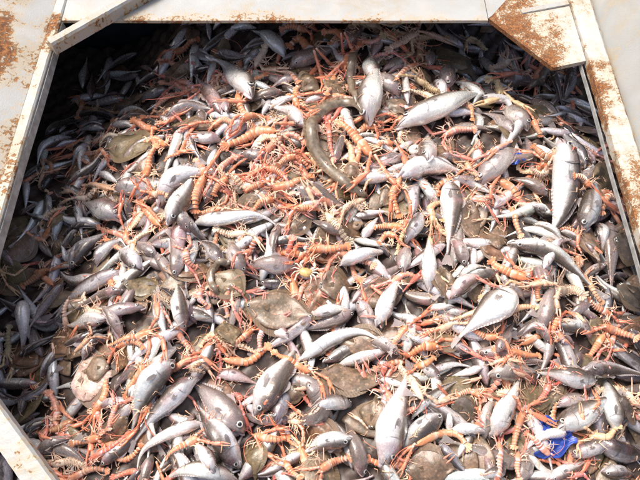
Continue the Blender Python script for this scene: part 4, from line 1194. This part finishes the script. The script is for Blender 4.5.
# ------------------------------------------------------------------ the crab, the shells, the blue plastic
def crab(px, py, r):
    p, t = hit(px, py); r = r * t / FPX; p[2] = max(float(hs(p[0] + a_, p[1] + b_)) for a_ in (-.02, 0, .02) for b_ in (-.02, 0, .02)) + .002; root = thing('crab', tuple(p), 'small yellow crab with pale legs spread, left of the centre of the pile', 'crab')
    pr = [(-1.0, .35, .10, 0), (-.8, .75, .28, .02), (-.3, 1.08, .42, .05), (.2, 1.12, .44, .05), (.6, .90, .34, .02), (.85, .5, .18, 0), (.95, .2, .08, 0)]
    V, F, uv = cap_ring(pr, 16, boxy); V = V * r * np.array([.8, .9, .9]); V[:, 2] += r * .35
    a = R(75); Mx = Matrix.Rotation(a, 4, 'Z'); part('carapace', mesh_from('carapace', V, F, M_CRAB, uv), root, M=Mx)
    for sd in (-1, 1):
        part('eye', E_BEAD, root, M=Mx @ Matrix.Translation((r * .70, r * .28 * sd, r * .55)) @ Matrix.Scale(r * .10, 4))
        for k in range(4):
            b = R(60 + 32 * k) ; q0 = np.array([.15 - .3 * k * .5 + .2, .75 * sd, .3]) * r
            q1 = q0 + np.array([math.cos(b), math.sin(b) * sd, .45]) * r * 1.0; q2 = q1 + np.array([math.cos(b + .4), math.sin(b + .4) * sd, -.55]) * r * 1.0
            V, F = tube([q0, (q0 + q1) / 2, q1, (q1 + q2) / 2, q2], np.array([.13, .13, .11, .08, .02]) * r, 6)
            part('leg', mesh_from('leg', V, F, M_CRABLEG), root, M=Mx)
        q0 = np.array([.55, .6 * sd, .3]) * r; q1 = q0 + np.array([.55, .55 * sd, .2]) * r; q2 = q1 + np.array([.75, -.35 * sd, 0]) * r
        V, F = tube([q0, q1, q1 + (q2 - q1) * .3, q1 + (q2 - q1) * .65, q2], np.array([.15, .17, .26, .2, .04]) * r, 8); part('claw', mesh_from('claw', V, F, M_CRABLEG), root, M=Mx)
crab(306, 277, 6.5)
def whelk(px, py, r, mat, label, name, lift=.6):
    p, t = hit(px, py); r = r * t / FPX; root = thing(name, (p[0], p[1], p[2] - r * .6), label, 'shell')
    pts = []; rad = []
    for k in range(46):
        f = k / 45; a = f * 4 * math.pi; q = (1 - f) ** 1.3 * .62; pts.append((math.cos(a) * q, math.sin(a) * q, .35 + 1.1 * f)); rad.append(.10 + .46 * (1 - f))
    V, F = tube(np.array(pts) * r, np.array(rad) * r, 10); o = part('spiral_shell', mesh_from('spiral_shell', V, F, mat), root)
    V, F, uv = cap_ring([(-.05, .4, .4, 0), (.06, .42, .42, 0), (.1, .3, .3, 0)], 12, circ); a_ = part('opening', mesh_from('opening', V * r, F, M_BLACK), root, M=Matrix.Translation((r * .9, -r * .25, r * .75)) @ Matrix.Rotation(-.5, 4, 'Y'))
whelk(357, 227, 7, M_WHELK, 'round tan whelk shell with a dark opening, left of the ribbed orange tail', 'whelk')
whelk(415, 151, 7.5, M_PALE, 'pale round shell left of a head-down fish at the upper centre', 'whelk')
def plastic(path, th, label):
    pts = [hit(*p) for p in path]; C = np.array([q[0] for q in pts]); zc = C[:, 2].mean() - .004; c = C[:, :2].mean(0); root = thing('blue_plastic', (c[0], c[1], zc - .02), label, 'plastic sheet')
    n = 14; A, B_, C_, D_ = C; V = []
    for s in (0, 1):
        for j in range(n):
            for i in range(n):
                u, v = i / (n - 1), j / (n - 1); q = (A * (1 - u) + B_ * u) * (1 - v) + (D_ * (1 - u) + C_ * u) * v
                q = q + np.array([math.sin(7 * v + 2 * u) * (u - .5), math.sin(8 * u + v) * (v - .5), 0]) * .016; zz = .3 * float(hs(q[0], q[1])) + .7 * zc + .006 * abs(math.sin(7 * u + 5 * v)) + .004 * abs(math.sin(11 * v - 6 * u))
                V.append((q[0] - c[0], q[1] - c[1], zz - zc + .02 - .0015 * s))
    F = []
    for j in range(n - 1):
        for i in range(n - 1):
            a = j * n + i; F.append((a, a + 1, a + n + 1, a + n)); a += n * n; F.append((a, a + n, a + n + 1, a + 1))
    part('sheet', mesh_from('sheet', V, F, M_BLUE), root)
plastic([(511, 151), (523, 155), (521, 166), (510, 163)], 0, 'small dark blue scrap sunk between mauve fish at the upper right')
plastic([(534, 416), (552, 420), (550, 438), (531, 430)], 0, 'small crumpled corner of bright blue plastic poking out under pink claws')
plastic([(532, 452), (577, 424), (573, 446), (545, 464)], 0, 'larger folded strip of bright blue plastic below the plump silver fish')

# ------------------------------------------------------------------ the deeper layer of the catch, seen only between the ones above
VV = []; FF = []; UU = []; TT = []; MI = []; off_ = 0
for i in DEEP:
    it = ITEMS[i]; P = it['P']; n = len(P); C = np.column_stack([P, it['z']]); T = np.gradient(C, axis=0); T /= np.linalg.norm(T, axis=1)[:, None]
    phi = it['tilt'] + it['roll']; B = np.column_stack([it['S'], np.zeros(n)]) * math.cos(phi) + np.array([0, 0, 1.]) * math.sin(phi); B -= T * (B * T).sum(1)[:, None]; B /= np.linalg.norm(B, axis=1)[:, None]
    N = np.cross(T, B); ns = 12; th = 2 * np.pi * np.arange(ns) / ns; fd = np.cos(th); fn = np.sin(th); t = np.linspace(0, 1, n)
    V = (C[:, None, :] + B[:, None, :] * (fd[None] * it['D'][:, None])[..., None] + N[:, None, :] * (fn[None] * it['W'][:, None])[..., None]).reshape(-1, 3)
    f = ring_faces(n, ns); FF += [tuple(k + off_ for k in q) for q in f]; MI += [1 if it['kind'] == 'flat' else 0] * len(f); off_ += len(V); VV.append(V)
    UU.append(np.stack([np.repeat(t, ns), np.tile(.5 + .5 * fd, n)], 1)); TT.append(np.tile(np.array(it['tone'], float), (len(V), 1)))
o = part('buried_fish', mesh_from('buried_fish', np.vstack(VV), FF, [M_FISHT, M_FLATT], np.vstack(UU), mi=MI, attrs={'tint': np.vstack(TT)}), None); o['kind'] = 'stuff'; o['label'] = 'half buried fish glimpsed in the gaps of the catch'; o['category'] = 'catch'
# ------------------------------------------------------------------ what fills the gaps: the bed under the catch, and crushed legs
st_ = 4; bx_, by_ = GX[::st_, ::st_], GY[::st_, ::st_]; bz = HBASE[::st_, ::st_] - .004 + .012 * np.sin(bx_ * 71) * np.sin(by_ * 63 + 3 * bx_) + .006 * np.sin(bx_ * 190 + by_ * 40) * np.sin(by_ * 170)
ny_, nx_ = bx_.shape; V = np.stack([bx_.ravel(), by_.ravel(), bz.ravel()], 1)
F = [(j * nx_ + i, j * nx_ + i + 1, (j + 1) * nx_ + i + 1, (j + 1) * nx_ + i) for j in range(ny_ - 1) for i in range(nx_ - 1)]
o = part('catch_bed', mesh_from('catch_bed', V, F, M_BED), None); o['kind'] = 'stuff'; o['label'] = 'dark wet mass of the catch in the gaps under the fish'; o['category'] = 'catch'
parts = []
for _ in range(5200):
    x = rnd.uniform(-.98, .98); y = rnd.uniform(.15, 2.0); h0 = float(hs(x, y))
    a = rnd.uniform(0, 6.28); l = rnd.uniform(.012, .034); b = a + rnd.uniform(-.9, .9); pts = []
    for (ax_, k) in ((a, 0), (a, .5), (b, 1)):
        qx = x + math.cos(ax_) * l * k; qy = y + math.sin(ax_) * l * k; pts.append((qx, qy, float(hs(qx, qy)) + .0015 + rnd.uniform(0, .006)))
    if max(p[2] for p in pts) - min(p[2] for p in pts) > .02: continue
    nb = max(float(hs(x + .025, y)), float(hs(x - .025, y)), float(hs(x, y + .025)), float(hs(x, y - .025)))
    if nb - h0 < .015 and rnd.random() < .94: continue
    r_ = rnd.uniform(.0010, .0020); parts.append(tube(pts, [r_, r_ * .85, r_ * .3], 4))
V, F = join(parts); o = part('crushed_legs', mesh_from('crushed_legs', V, F, M_LEG), None, (1, .92, .85, 1)); o['kind'] = 'stuff'; o['label'] = 'thin pale and orange broken legs scattered over the catch'; o['category'] = 'legs'
V, F = box(-8, 8, -6, 10, -.84, -.81); o = part('deck', mesh_from('deck', V, F, M_BIN, smooth=False), None); o['kind'] = 'structure'
print('objects', len(bpy.data.objects), 'tris', sum(len(m.loops) - 2 * len(m.polygons) for m in bpy.data.meshes))
